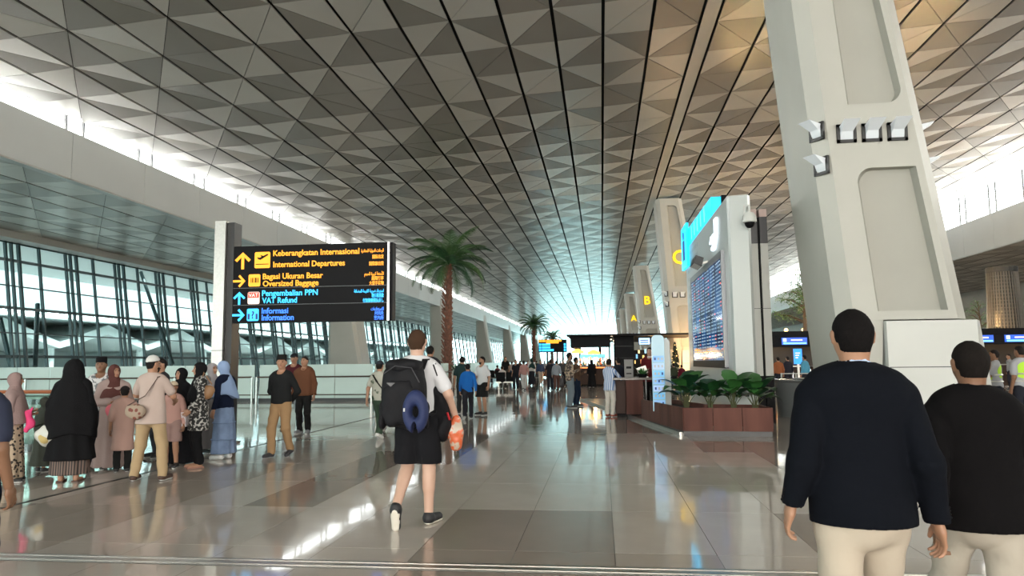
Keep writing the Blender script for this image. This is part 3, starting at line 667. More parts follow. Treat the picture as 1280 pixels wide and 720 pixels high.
def plant(x, y, z, n, R_, H, label, seed):
    R_ *= 1.12; H *= 1.2
    r = random.Random(seed); root = empty('leafy_plant', (x, y, z), label, 'plant')
    for k in range(n):
        a = 2 * math.pi * k / n * 2.4 + r.uniform(-.3, .3); e = .25 + .75 * (k / n); hh = H * (.45 + .5 * e) * r.uniform(.85, 1.05); rr = R_ * (1 - .75 * e) * .4
        bx, by = x + math.cos(a) * rr, y + math.sin(a) * rr
        s_ = MB(); s_.tube([(x + math.cos(a) * .03, y + math.sin(a) * .03, z), (x + math.cos(a) * rr * .4, y + math.sin(a) * rr * .4, z + hh * .3), (bx, by, z + hh * .55)], [.012, .009, .006], 5); s_.build('stem', M_stem, root, smooth=True)
        leaf(root, (bx, by, z + hh * .55), (math.cos(a), math.sin(a), .35 + .8 * e), R_ * r.uniform(.8, 1.1), .20 * r.uniform(.85, 1.15), M_lf[k % 3], .45 + .3 * (1 - e))
for (px, lab, n, R_, H, sd) in ((858, 'big-leaved dark green plant at left end of the planter', 15, .50, .85, 1), (888, 'big-leaved green plant second from the planter left end', 12, .38, .72, 2), (917, 'big-leaved green plant third from the planter left end', 14, .46, .82, 3), (944, 'big-leaved green plant at right end of the planter', 14, .46, .75, 4)):
    p = onY(px, 512, 15.85 if px > 870 else 16.1); plant(p[0], p[1], .45, n, R_, H, lab, sd)
# ---------------------------------------------------------------- directory totem
tt = empty('directory_totem', (1.4, 17.5, 0), 'slim white totem with blue directory panel and rounded glass top beside the planter', 'totem')
x0, x1 = onY(815, 460, 17.5)[0], onY(831, 460, 17.5)[0]
b = MB(); b.prism(rrect(lambda z: x0 + .02 + .0 * z, lambda z: x1 + .13, .3, 2.03, .12, (0, 0, 1, 1)), lambda x, z: (x, 17.62, z), lambda x, z: (x, 17.54, z)); b.build('back_board', M_gloss, tt)
b = MB(); b.prism(rrect(lambda z: x0, lambda z: x1, .35, 2.10, .1, (0, 0, 1, 1)), lambda x, z: (x, 17.52, z), lambda x, z: (x, 17.48, z)); b.build('glass_front', mat('totem_glass', (.22, .40, .48), .2, emit=(.25, .55, .8), es=.1), tt)
for k in range(7):
    z = 1.55 - .17 * k; b = MB(); b.box(x0 + .02, x1 - .02, 17.472, 17.48, z - .07, z + .07); b.build('directory_row', emi('directory_blue_%d' % (k % 3), [(.22, .48, .85), (.40, .60, .95), (.15, .50, .85)][k % 3], .45), tt)
    for j in range(3): b = MB(); b.box(x0 + .05 + .08 * j, x0 + .09 + .08 * j, 17.466, 17.472, z - .03, z + .03); b.build('row_icon', ink if (j + k) % 4 == 0 else M_gloss, tt)
box1('post', M_chrome, tt, x0 + .08, x0 + .2, 17.5, 17.6, 0, .4)
# ---------------------------------------------------------------- cafe pavilion
def point(loc, power, color, r=.15):
    l = bpy.data.lights.new('lamp_light', 'POINT'); l.energy = power; l.color = color; l.shadow_soft_size = r
    o = bpy.data.objects.new('lamp_light', l); o.location = loc; COL.objects.link(o)
WARM = (1, .62, .28)
cf = empty('cafe_pavilion', (2, 48, 0), 'black flat-roofed cafe pavilion behind the counter in the hall centre', 'kiosk')
M_blk = mat('pavilion_black', (.010, .010, .011), .6, spec=.12); M_cnt = mat('counter_brown', (.040, .022, .016), .5, var=.1, spec=.2)
X0, X1 = onY(708, 420, 44)[0], 5.55
box1('roof', M_blk, cf, X0, 4.3, 44, 60, 3.02, 3.12); box1('roof', M_blk, cf, 4.3, X1, 44, 50.3, 3.02, 3.12)
box1('roof_fascia', M_blk, cf, X0 + .2, .55, 44.6, 44.9, 2.35, 3.02)
box1('roof_fascia', M_blk, cf, X0 + .2, X0 + .45, 44.9, 59, 2.35, 3.02)
for (xa, xb, ya, yb) in ((.75, 1.95, 45, 46.2), (X0 + .3, X0 + .45, 58, 58.2), (-.2, 0, 58, 58.2), (5.2, 5.5, 44.2, 44.4), (.5, .62, 52, 52.2)): box1('post', M_blk, cf, xa, xb, ya, yb, 0, 3.02)
for z in (1.0, 1.7, 2.4): box1('pillar_seam', M_dark, cf, .74, 1.96, 44.99, 45.0, z, z + .02)
box1('backlit_band', emi('band_white', (.7, .95, 1), 1.2), cf, -1.5, .5, 52, 52.1, 2.55, 2.8)
box1('menu_screen', emi('menu_blue', (.15, .55, .9), 1.2), cf, -1.6, .3, 56, 56.1, 1.75, 2.05)
bar_ = empty('bar_counter', (-.4, 46.5, 0), 'dark brown bar counter with glowing orange strip under the cafe roof', 'counter')
box1('front_panel', M_cnt, bar_, -1.35, .72, 46.5, 47.4, .1, 1.18); box1('counter_top', mat('counter_top', (.02, .018, .016), .2), bar_, -1.45, .74, 46.3, 47.5, 1.18, 1.24); box1('glow_strip', emi('strip_orange', (1, .25, .05), 1.8), bar_, -1.35, .72, 46.44, 46.5, 1.10, 1.16)
box1('plinth', M_black, bar_, -1.3, .7, 46.6, 47.3, 0, .1)
for k in range(14):
    x = -1.25 + .14 * k; h = .18 + .08 * ((k * 7) % 3)
    b = MB(); b.lathe((x, 46.8, 1.24), [(.035, 0), (.035, h * .6), (.012, h * .8), (.012, h)], 8); o = b.build('bottle', mat('bottle_%d' % (k % 3), [(.25, .08, .03), (.05, .12, .06), (.4, .35, .3)][k % 3], .15), smooth=True)
    tag(o, 'small bottle standing in the row on the cafe bar counter', 'bottle', 'bottles on the cafe bar')
for k, (px, py) in enumerate(((722, 440), (742, 441))):
    p = onY(px, py, 50); r = empty('pendant_lamp', (p[0], 50, p[2]), '%s orange glowing pendant lamp over the cafe bar' % ('left' if k == 0 else 'right'), 'lamp')
    b = MB(); b.lathe((p[0], 50, p[2] - .1), [(.42, 0), (.42, .14), (.1, .3), (.02, .32)], 16); b.build('lamp_shade', emi('lamp_amber', (1, .5, .08), 2.2), r, smooth=True)
    b = MB(); b.tube([(p[0], 50, p[2] + .2), (p[0], 50, 3.02)], .012, 5); b.build('cord', M_black, r)
    point((p[0], 50, p[2] - .3), 60, WARM)
for k in range(3):
    r = empty('spot_lamp', (-1.2 + .9 * k, 45.6, 2.95), ['left', 'middle', 'right'][k] + ' small track spot under the cafe roof edge', 'lamp')
    b = MB(); b.lathe((-1.2 + .9 * k, 45.6, 2.85), [(.05, 0), (.06, .1), (.03, .17)], 10); b.build('housing', M_dark, r); b = MB(); b.lathe((-1.2 + .9 * k, 45.6, 2.82), [(.045, 0), (.045, .03)], 10); b.build('bulb', emi('bulb_warm', (1, .85, .6), 6), r)
    point((-1.2 + .9 * k, 45.6, 2.7), 25, (1, .8, .55), .05)
gs = empty('goods_shelf', (-.4, 50.5, 0), 'shelf of bright goods behind the cafe bar under the pendant lamps', 'shelf')
box1('cabinet', M_blk, gs, -1.5, .6, 50.4, 50.8, 0, 1.25)
for k in range(30):
    x = -1.48 + .138 * (k % 15); z = 1.28 + .30 * (k // 15); box1('goods_box', mat('goods_tone_%d' % (k * 7 % 5), [(.45, .12, .06), (.5, .42, .3), (.08, .2, .35), (.3, .28, .25), (.5, .5, .48)][k * 7 % 5], .5), gs, x, x + .105, 50.45, 50.7, z, z + .14 + .05 * (k % 3))
box1('shelf_board', M_blk, gs, -1.5, .6, 50.4, 50.8, 1.54, 1.57)
sc = empty('menu_monitor', (2.6, 45.2, 2.6), 'bright pale blue monitor hung under the cafe roof', 'screen')
a = onY(798, 422, 45.2); c = onY(813, 431, 45.2)
box1('monitor_case', M_black, sc, a[0], c[0], 45.2, 45.3, c[2], a[2]); box1('display', emi('monitor_blue', (.45, .7, 1), 1.4), sc, a[0] + .03, c[0] - .03, 45.19, 45.2, c[2] + .03, a[2] - .03)
for j in range(2): box1('display_text', mat('ink_blue', (.05, .12, .5), .4), sc, a[0] + .1, c[0] - .12, 45.185, 45.19, c[2] + .12 + .13 * j, c[2] + .18 + .13 * j)
sh = empty('back_bar_shelf', (2.9, 46.5, 0), 'lit back shelf with yellow and blue goods behind the service desk', 'shelf')
box1('cabinet', M_blk, sh, 1.95, 4.2, 47, 47.4, 0, 2.2)
for k in range(16):
    x = 2.0 + .135 * k; z = 1.35 + .32 * (k % 3); box1('display_box', emi('goods_%d' % (k % 4), [(1, .65, .2), (.2, .5, .9), (1, .8, .4), (.5, .15, .05)][k % 4], .9), sh, x, x + .11, 46.9, 47, z, z + .2 + .06 * (k % 2))
point((3.0, 46.2, 2.4), 45, WARM); point((5.4, 49.2, 1.4), 160, (1, .55, .22)); point((6.2, 49.6, 2.7), 120, (1, .6, .3))
# small fir tree beside column C
ft = empty('fir_tree', (4.4, 45.5, 0), 'narrow dark decorated fir tree under the cafe roof', 'tree')
b = MB(); rr = random.Random(3)
for k in range(420):
    z = .3 + 2.3 * rr.random() ** 1.1; R_ = .42 * (1 - (z - .3) / 2.5) + .03; a = rr.uniform(0, 6.28); x, y = 4.4 + math.cos(a) * R_, 45.5 + math.sin(a) * R_
    b.bar((4.4 + math.cos(a) * R_ * .3, 45.5 + math.sin(a) * R_ * .3, z + .06), (x, y, z - .05), .03, .02)
tag(b.build('foliage', mat('fir_green', (.01, .03, .015), .7), ft), kind='stuff')
b = MB(); b.tube([(4.4, 45.5, 0), (4.4, 45.5, 2.6)], [.05, .01], 6); b.build('trunk', M_cnt, ft)
for k in range(16): b = MB(); z = .5 + .13 * k; a = k * 2.4; R_ = .42 * (1 - (z - .3) / 2.5); b.ball((4.4 + R_ * math.cos(a), 45.5 + R_ * math.sin(a), z), .035, 8); b.build('bauble', emi('bauble', (1, .6, .2), 1.5), ft)
# ---------------------------------------------------------------- service desk
dk = empty('service_desk', (1.0, 20.8, 0), 'brown service desk with dark top where the striped shirt visitor stands', 'desk')
a = onY(782, 475, 20.6); c = onY(803, 475, 20.6); e = onY(815, 475, 20.6)
box1('pedestal', M_wd, dk, a[0], c[0], 20.4, 21.4, .08, 1.0)
box1('pedestal', mat('pedestal_brown', (.06, .032, .024), .5, spec=.2), dk, a[0] - .28, a[0] - .01, 20.7, 21.5, .08, 1.0)
box1('kick_board', M_black, dk, a[0] - .25, c[0] - .03, 20.46, 21.35, 0, .08)
box1('worktop', mat('worktop_bronze', (.09, .07, .055), .25), dk, a[0] - .35, e[0] + .1, 20.3, 21.5, 1.0, 1.06)
for x in (c[0] + .06, c[0] + .30): box1('chrome_leg', M_chrome, dk, x, x + .04, 20.4, 20.44, 0, 1.0)
mn = empty('desk_terminal', (a[0] + .1, 20.8, 1.06), 'grey upright desk terminal on the service desk', 'terminal')
box1('case', mat('terminal_grey', (.14, .14, .13), .4), mn, a[0] - .02, a[0] + .22, 20.75, 20.95, 1.06, 1.55); box1('slot', M_black, mn, a[0] + .03, a[0] + .17, 20.745, 20.75, 1.3, 1.36); box1('slot', M_black, mn, a[0] + .03, a[0] + .17, 20.745, 20.75, 1.15, 1.18)
lp = empty('laptop', (e[0] - .1, 20.9, 1.06), 'open pale laptop on the service desk by the potted herb', 'laptop')
b = MB(); b.bar((a[0] + .35, 20.95, 1.2), (a[0] + .6, 20.95, 1.28), .02, .22); b.build('lid', M_steel, lp); box1('base', M_steel, lp, a[0] + .35, a[0] + .62, 20.7, 20.95, 1.06, 1.08)
hp = empty('potted_herb', (a[0] + .45, 20.5, 1.06), 'small bushy green plant on the service desk', 'plant')
hx = a[0] + .45
b = MB(); b.lathe((hx, 20.5, 1.06), [(.10, 0), (.14, .08), (.14, .1)], 12); b.build('pot', M_black, hp)
rr = random.Random(5)
for k in range(46):
    an = rr.uniform(0, 6.28); leaf(hp, (hx + .07 * math.cos(an), 20.5 + .07 * math.sin(an), 1.15), (math.cos(an), math.sin(an), rr.uniform(.3, 1.6)), rr.uniform(.1, .2), .022, M_lf[1], .5)
# ---------------------------------------------------------------- palms
def palm(x, y, h, crown, label, nf, seed, box=True):
    r = random.Random(seed); root = empty('palm_tree', (x, y, 0), label, 'palm')
    ht = h - crown * .38
    t = MB(); n = 40; pts = [(x + .10 * math.sin(2 * i / n), y, .5 + (ht - .5) * i / n) for i in range(n + 1)]
    t.tube(pts, [.25 + .05 * (i % 2) - .08 * i / n for i in range(n + 1)], 10); t.build('trunk', mat('palm_trunk', (.16, .075, .05), .8, bump=.5, bscale=12, var=.3, vscale=8), root)
    sc_ = MB()
    for i in range(150):
        z = .6 + (ht - .7) * i / 150; a = i * 2.4; q = .24 - .06 * i / 150; sc_.bar((x + math.cos(a) * q, y + math.sin(a) * q, z), (x + math.cos(a) * (q + .16), y + math.sin(a) * (q + .16), z + .22), .14, .05)
    tag(sc_.build('leaf_base_scales', mat('palm_scale', (.20, .085, .055), .8, var=.3, vscale=5), root), kind='stuff')
    mm = [mat('palm_green', (.06, .13, .045), .5, var=.25), mat('palm_green_dark', (.02, .065, .025), .5, var=.25)]
    for k in range(nf):
        a = k * 2.39996 + r.uniform(-.2, .2); el = 1.35 - 1.35 * (k / nf) ** 1.0 + r.uniform(-.1, .1); L_ = crown * .5 * r.uniform(.92, 1.12)
        d = Vector((math.cos(a), math.sin(a), 0)); pos = Vector((x + .1, y, ht)); ang = el; N = 12; b = MB(); P = [pos.copy()]
        for i in range(N):
            pos = pos + (d * math.cos(ang) + Vector((0, 0, 1)) * math.sin(ang)) * (L_ * 1.15 / N); ang -= (.085 + .05 * k / nf) * (1 + .06 * i); P.append(pos.copy())
        b.tube(P, [.035 * (1 - i / N) + .006 for i in range(N + 1)], 4)
        side = Vector((-d.y, d.x, 0))
        M = 34
        for j in range(M):
            f = .14 + .86 * j / M; i = min(N - 1, int(f * N)); u = f * N - i; p = P[i].lerp(P[i + 1], u); tg = (P[i + 1] - P[i]).normalized()
            ll = crown * .145 * (math.sin(math.pi * min(1, f * .9 + .12)) ** .6) * r.uniform(.85, 1.1)
            for s_ in (-1, 1):
                dd = (side * s_ * .62 + tg * .78 + Vector((0, 0, -.2))).normalized(); e = p + dd * ll + Vector((0, 0, -.10 * ll)); w = tg * .032
                b.add([p - w, p + w, p.lerp(e, .55) + w * .8, e, p.lerp(e, .55) - w * .8], [(0, 1, 2, 3, 4)])
        b.build('frond', mm[(k * 3) % 2 if k > nf * .3 else 0], root)
    if box:
        box1('planter_box', mat('planter_brown', (.09, .045, .035), .5), root, x - .8, x + .8, y - .8, y + .8, 0, .55)
p = onY(559, 450, 46)
palm(p[0], 46, 9.85, 5.6, 'tall palm with bushy green crown and shaggy brown trunk, nearest of the palms', 38, 1)
p = onY(667, 450, 112); palm(p[0], 112, 8.9, 5.0, 'palm behind the distant blue sign, middle of the three palms', 34, 2)
p = onY(690, 450, 145); palm(p[0], 145, 7.9, 4.6, 'farthest and smallest palm, right of the middle palm', 30, 3)
p = onY(576, 462, 34); pp = empty('potted_plant', (p[0], 34, 0), 'bushy green plant in a white pedestal pot beneath the big palm', 'plant')
b = MB(); b.lathe((p[0], 34, 0), [(.3, 0), (.32, .9), (.42, 1.05), (.42, 1.12)], 16); b.build('pot', M_white, pp, smooth=True)
for k in range(60):
    an = rr.uniform(0, 6.28); leaf(pp, (p[0] + .25 * math.cos(an), 34 + .25 * math.sin(an), 1.1), (math.cos(an), math.sin(an), rr.uniform(.3, 1.8)), rr.uniform(.25, .42), .05, M_lf[k % 2], .5)
# ---------------------------------------------------------------- check-in islands on the right
ck = empty('check_in_island', (18, 42, 0), 'long black check-in island canopy with blue signs on the right side of the hall', 'counter')
box1('canopy', M_blk, ck, 9.2, 30, 42, 46, 2.75, 3.05); box1('canopy', M_blk, ck, 9.2, 30, 42.1, 42.3, 2.2, 2.75)
box1('back_wall', mat('island_wall', (.03, .028, .027), .5), ck, 9.2, 30, 45.8, 46, 0, 2.75)
for k in range(11):
    x = 9.8 + 1.9 * k
    box1('counter', M_cnt, ck, x, x + 1.5, 43.2, 44, 0, 1.1); box1('counter_top', M_steel, ck, x - .03, x + 1.53, 43.1, 44, 1.1, 1.15)
    s_ = box1('sign_screen', emi('check_blue', (.03, .10, .55), 1.1), ck, x + .02, x + 1.35, 42.02, 42.08, 2.32, 2.70)
    box1('sign_line', emi('check_cyan', (.2, .75, 1), 1.4), s_, x + .1, x + 1.3, 42.0, 42.02, 2.35, 2.43); box1('sign_number', Wt, s_, x + .5, x + 1.1, 42.0, 42.02, 2.53, 2.6); box1('sign_icon', emi('icon_lime', (.75, .95, .7), 1), s_, x + .08, x + .26, 42.0, 42.02, 2.48, 2.66)
    for j in range(2): box1('queue_post', M_chrome, ck, x + .3 + j * .9, x + .35 + j * .9, 41.2, 41.25, 0, 1.0)
    if k % 2 == 0: point((x + .8, 43.0, 2.4), 70, WARM)
for k in range(8): point((10 + 1.7 * k, 45.5, 3.7), 260, (1, .64, .28), .12)
for k in range(12):
    x = 9.9 + 1.0 * k; r = MB(); r.ball((x, 45.5, 3.25), .11, 10); r.tube([(x, 45.5, 3.05), (x, 45.5, 3.16)], .03, 6); tag(r.build('globe_lamp', emi('globe_amber', (1, .62, .2), 5)), 'small amber globe lamp in the row on top of the check-in canopy', 'lamp', 'globe lamps above the check-in canopy')
pb2 = empty('poster_stand', (11, 40, 0), 'bright blue upright display stand before the check-in counters', 'display')
a = onY(992, 436, 40); c = onY(1003, 455, 40); box1('panel', emi('poster_blue', (.02, .25, .9), 1.3), pb2, a[0], c[0], 40, 40.08, c[2], a[2]); box1('foot', M_steel, pb2, a[0] + .15, c[0] - .15, 40, 40.06, 0, c[2])
for j in range(3): box1('poster_line', Wt, pb2, a[0] + .08, c[0] - .1 - .05 * j, 39.98, 40, a[2] - .25 - .12 * j, a[2] - .2 - .12 * j)
# queue railing near the pylon
qr = empty('queue_railing', (8.5, 28, 0), 'white queue railing between pylon and walking man, before the check-in hall', 'railing')
for k in range(6): x = 6.7 + .55 * k; b = MB(); b.tube([(x, 29 + .1 * k, 0), (x, 29 + .1 * k, 1.0)], .03, 8); b.build('post', M_white, qr)
for z in (.35, .65, .98): b = MB(); b.tube([(6.7, 29, z), (9.45, 29.5, z)], .02, 6); b.build('rail', M_white, qr)
gb = empty('information_desk', (6.6, 19.5, 0), 'low curved grey desk between the pylon and the man in dark blazer', 'desk')
p = onY(985, 478, 20); b = MB(); b.lathe((p[0] + .75, 20.8, 0), [(.85, 0), (.9, .9), (.95, .94), (.95, .98)], 28); b.build('curved_front', mat('desk_grey', (.22, .24, .25), .25), gb, smooth=True)
b = MB(); b.lathe((p[0] + .75, 20.8, .98), [(.6, 0), (.6, .02)], 28); b.build('desk_top', M_dark, gb)
def broadleaf(x, y, z0, z1, R_, label, seed, n=2600):
    r = random.Random(seed); root = empty('indoor_tree', (x, y, z0), label, 'tree')
    t = MB(); t.tube([(x, y, z0), (x + .1, y, z0 + (z1 - z0) * .5), (x, y, z1 - .4)], [.12, .08, .02], 7)
    tips = []
    for k in range(26):
        a = r.uniform(0, 6.28); h = .15 + .75 * k / 26; p0 = Vector((x, y, z0 + (z1 - z0) * h)); rad = R_ * (1.05 - h * .75) * r.uniform(.7, 1)
        p1 = p0 + Vector((math.cos(a) * rad, math.sin(a) * rad, .25 + .35 * r.random())); t.tube([p0, p0.lerp(p1, .5) + Vector((0, 0, .15)), p1], [.04, .025, .008], 4); tips.append((p0, p1))
    t.build('trunk', mat('tree_bark', (.16, .10, .06), .8), root)
    b = MB()
    for k in range(n):
        p0, p1 = r.choice(tips); p = p0.lerp(p1, r.uniform(.35, 1.1)) + Vector((r.gauss(0, .16), r.gauss(0, .16), r.gauss(0, .14))); d = Vector((r.gauss(0, 1), r.gauss(0, 1), r.gauss(0, .4))).normalized(); s_ = d.orthogonal().normalized() * .035; L_ = r.uniform(.08, .15)
        b.cur = k % 2; b.add([p, p + d * L_ * .5 + s_, p + d * L_, p + d * L_ * .5 - s_], [(0, 1, 2, 3)])
    tag(b.build('foliage', [mat('tree_leaf', (.17, .27, .09), .6), mat('tree_leaf_dark', (.07, .14, .04), .6)], root), kind='stuff')
p = onY(1006, 415, 44); broadleaf(p[0], 44, 3.05, 6.5, 2.0, 'leafy indoor tree standing above the check-in canopy between pylon and big column', 11)
p = onY(1225, 413, 60); broadleaf(p[0], 60, 0.0, 6.2, 1.6, 'leafy tree half hidden behind the right edge of the big column', 12, 1400)
point((12.2, 45, 3.5), 60, (1, .65, .25))
# cylinder clad column on the right
cy = empty('cylindrical_column', (25, 46, 0), 'dark bronze mesh-clad round column at the right edge of the hall', 'column')
p = onY(1255, 380, 47); cxx = p[0]; rr_ = .78
b = MB(); b.lathe((cxx, 47, 0), [(rr_ + .2, 0), (rr_ - .05, 6.75)], 24); b.build('core', mat('core_dark', (.03, .03, .028), .6), cy, smooth=True)
for k in range(36):
    a = 2 * math.pi * k / 36; b = MB(); b.bar((cxx + math.cos(a) * (rr_ + .25), 47 + math.sin(a) * (rr_ + .25), 0), (cxx + math.cos(a) * rr_, 47 + math.sin(a) * rr_, 6.55), .07, .05); b.build('slat', mat('slat_bronze', (.20, .18, .15), .3, metal=.7), cy)
b = MB()
for k in range(30): b.lathe((cxx, 47, .2 + .21 * k), [(rr_ + .26 - .008 * k, 0), (rr_ + .26 - .008 * k, .02)], 24)
tag(b.build('hoop', mat('slat_bronze', (.2, .18, .15)), cy), kind='stuff')
b = MB(); b.lathe((cxx, 47, 6.55), [(rr_ + .05, 0), (rr_ + .05, .3)], 24); b.build('cap_ring', mat('core_dark', (.03, .03, .028)), cy)
# shops far down the hall, right of the cafe
for k in range(5):
    y = 70 + 36 * k; r = empty('shop_kiosk', (11, y, 0), ('lit shop kiosk with dark canopy beyond the check-in hall, ' + ['nearest', 'second', 'third', 'fourth', 'farthest'][k] + ' of the row'), 'kiosk')
    box1('canopy', M_blk, r, 9.5, 28, y, y + 6, 2.8, 3.4); box1('back_wall', M_cnt, r, 9.5, 28, y + 5.8, y + 6, 0, 2.8)
    for j in range(7): box1('lit_sign', emi('kiosk_%d' % (j % 3), [(1, .6, .2), (.2, .5, 1), (1, .9, .7)][j % 3], 1.5), r, 10 + 2.6 * j, 11.6 + 2.6 * j, y - .05, y, 2.95, 3.25)
    point((14, y + 2, 2.5), 120, WARM); point((22, y + 2, 2.5), 120, WARM)
# ================================================================ people
def grid_mesh(fn, lo, hi, h):
    """surface nets: signed field -> vertices, quads"""
    lo = np.array(lo) - h * 1.5; n = np.maximum(3, np.ceil((np.array(hi) + h * 1.5 - lo) / h).astype(int) + 1)
    ax = [lo[i] + h * np.arange(n[i], dtype=np.float32) for i in range(3)]
    X, Y, Z = np.meshgrid(*[a.astype(np.float32) for a in ax], indexing='ij')
    D = fn(X, Y, Z).astype(np.float32)
    D[0] = D[-1] = 1; D[:, 0] = D[:, -1] = 1; D[:, :, 0] = D[:, :, -1] = 1
    I = D < 0; c = tuple(k - 1 for k in n)
    cnt = np.zeros(c, np.float32); acc = np.zeros(c + (3,), np.float32)
    def sl(d): return tuple(slice(d[i], d[i] + c[i]) for i in range(3))
    for a in range(3):
        o = [i for i in range(3) if i != a]
        for u in (0, 1):
            for v in (0, 1):
                d0 = [0, 0, 0]; d0[o[0]] = u; d0[o[1]] = v; d1 = list(d0); d1[a] = 1
                A = D[sl(d0)]; B = D[sl(d1)]; m = (I[sl(d0)] != I[sl(d1)])
                t = np.where(m, A / np.where(m, A - B, 1), 0)
                cnt += m
                for k in range(3): acc[..., k] += m * (t if k == a else d0[k])
    act = cnt > 0; idx = -np.ones(c, np.int64); idx[act] = np.arange(act.sum())
    base = np.argwhere(act); V = lo + (base + acc[act] / cnt[act][:, None]) * h
    Q = []
    for a in range(3):
        o = [i for i in range(3) if i != a]; s0 = [slice(1, c[i]) for i in range(3)]; s0[a] = slice(0, c[a])
        s1 = list(s0); s1[a] = slice(1, c[a] + 1)
        A = I[tuple(s0)]; B = I[tuple(s1)]
        for (m, flip) in ((A & ~B, False), (~A & B, True)):
            p = np.argwhere(m)
            if not len(p): continue
            for i in range(3):
                if i != a: p[:, i] += 1
            def at(du, dv):
                q = p.copy(); q[:, o[0]] -= du; q[:, o[1]] -= dv; return idx[q[:, 0], q[:, 1], q[:, 2]]
            q = np.stack([at(1, 1), at(0, 1), at(0, 0), at(1, 0)], 1)
            if (a == 1) != flip: q = q[:, ::-1]
            Q.append(q)
    Q = np.concatenate(Q) if Q else np.zeros((0, 4), int)
    Q = Q[(Q >= 0).all(1)]
    return V, Q
def np_mesh(name, V, Q, m):
    me = bpy.data.meshes.new(name); me.vertices.add(len(V)); me.vertices.foreach_set('co', np.asarray(V, np.float32).ravel())
    me.loops.add(len(Q) * 4); me.loops.foreach_set('vertex_index', Q.astype(np.int32).ravel())
    me.polygons.add(len(Q)); me.polygons.foreach_set('loop_start', np.arange(0, len(Q) * 4, 4, dtype=np.int32))
    me.polygons.foreach_set('use_smooth', [True] * len(Q)); me.update(calc_edges=True); me.validate(); me.materials.append(m); return me
def smin(a, b, k):
    h = np.clip(.5 + .5 * (b - a) / k, 0, 1); return b * (1 - h) + a * h - k * h * (1 - h)
def cap_(a, b, ra, rb, sq=(1, 1, 1), k=.03): return (np.array(a, float), np.array(b, float), ra, rb, np.array(sq, float), k)
def d_cap(X, Y, Z, p):
    a, b, ra, rb, sq, k = p
    px, py, pz = (X - a[0]) / sq[0], (Y - a[1]) / sq[1], (Z - a[2]) / sq[2]
    bx, by, bz = (b - a) / sq; L = bx * bx + by * by + bz * bz
    t = np.clip((px * bx + py * by + pz * bz) / L, 0, 1) if L > 1e-9 else 0.0
    return (np.sqrt((px - bx * t) ** 2 + (py - by * t) ** 2 + (pz - bz * t) ** 2) - (ra + (rb - ra) * t)) * float(min(sq))
class Cloth:
    def __init__(s, prims, cuts=(), disp=None, extra=(), subs=(), box=None): s.p = list(prims); s.c = list(cuts); s.d = disp; s.e = list(extra); s.s = list(subs); s.b = box
    def mesh(s, h):
        def fn(X, Y, Z):
            D = None
            for p in s.p:
                d = d_cap(X, Y, Z, p); D = d if D is None else smin(D, d, p[5])
            for f in s.e:
                d = f(X, Y, Z); D = d if D is None else smin(D, d, .03)
            if s.d is not None: D = D + s.d(X, Y, Z)
            for f in s.c: D = np.maximum(D, f(X, Y, Z))
            for p in s.s: D = np.maximum(D, -d_cap(X, Y, Z, p))
            return D
        lo = np.array([9., 9, 9]); hi = -lo
        for (a, b, ra, rb, sq, k) in s.p:
            r = max(ra, rb) * np.maximum(sq, .2) + .02; lo = np.minimum(lo, np.minimum(a, b) - r); hi = np.maximum(hi, np.maximum(a, b) + r)
        if s.b: lo = np.minimum(lo, s.b[0]); hi = np.maximum(hi, s.b[1])
        return grid_mesh(fn, lo, hi, h)
HANDS = {}
def hand_template(h, curl):
    if (h, curl) in HANDS: return HANDS[(h, curl)]
    P = [cap_((0, .0, .03), (0, 0, -.03), .024, .028, (.75, 1, 1), .012), cap_((0, -.022, -.03), (0, -.026, -.085), .022, .016, (.62, 1, 1), .02), cap_((0, .018, -.03), (0, .024, -.085), .024, .017, (.62, 1, 1), .02)]
    for i, (y, l) in enumerate(((.033, .070), (.011, .080), (-.011, .074), (-.032, .058))):
        x, z = 0.0, -.088; a = .12 + curl * .35; r = .0095 - .0004 * i
        for j, f in enumerate((.46, .31, .23)):
            nx, nz = x - math.sin(a) * l * f, z - math.cos(a) * l * f
            P.append(cap_((x, y * (1 + .08 * j), z), (nx, y * (1 + .10 * j), nz), r, r * .9, (1, 1, 1), .003)); x, z = nx, nz; a += .25 + curl * .55; r *= .93
    P += [cap_((0, .026, -.02), (-.014, .052, -.055), .015, .012, (1, 1, 1), .014), cap_((-.014, .052, -.055), (-.024, .060, -.088), .0115, .009, (1, 1, 1), .004)]
    HANDS[(h, curl)] = Cloth(P).mesh(h); return HANDS[(h, curl)]
SKIN = {'tan': (.36, .19, .115), 'brown': (.20, .10, .055), 'light': (.50, .30, .21), 'fair': (.55, .35, .26)}
def vec(*a): return np.array(a, float)
def JT(pose):
    J = {}
    st = pose.get('stride', 0.0); sp = pose.get('spread', 0)
    for s in (1, -1):
        f = st * s
        J['hip', s] = vec(.09 * s, 0, .92); J['knee', s] = vec((.10 + sp * .5) * s, .04 + max(f, 0) * .75 + min(f, 0) * .15, .50 + abs(f) * .02)
        J['ank', s] = vec((.10 + sp) * s, -.03 + f * 1.1, .085 + (max(-f, 0)) * .25); J['toe', s] = vec((.125 + sp) * s, .13 + f * 1.1, .035 if f >= 0 else .03)
        J['sh', s] = vec(.178 * s, -.005, 1.392); J['elb', s] = vec(.235 * s, -.05 - f * .25, 1.13); J['wri', s] = vec(.25 * s, .02 - f * .6, .885)
    for k, v in pose.items():
        if isinstance(k, tuple): J[k] = vec(*v)
    return J
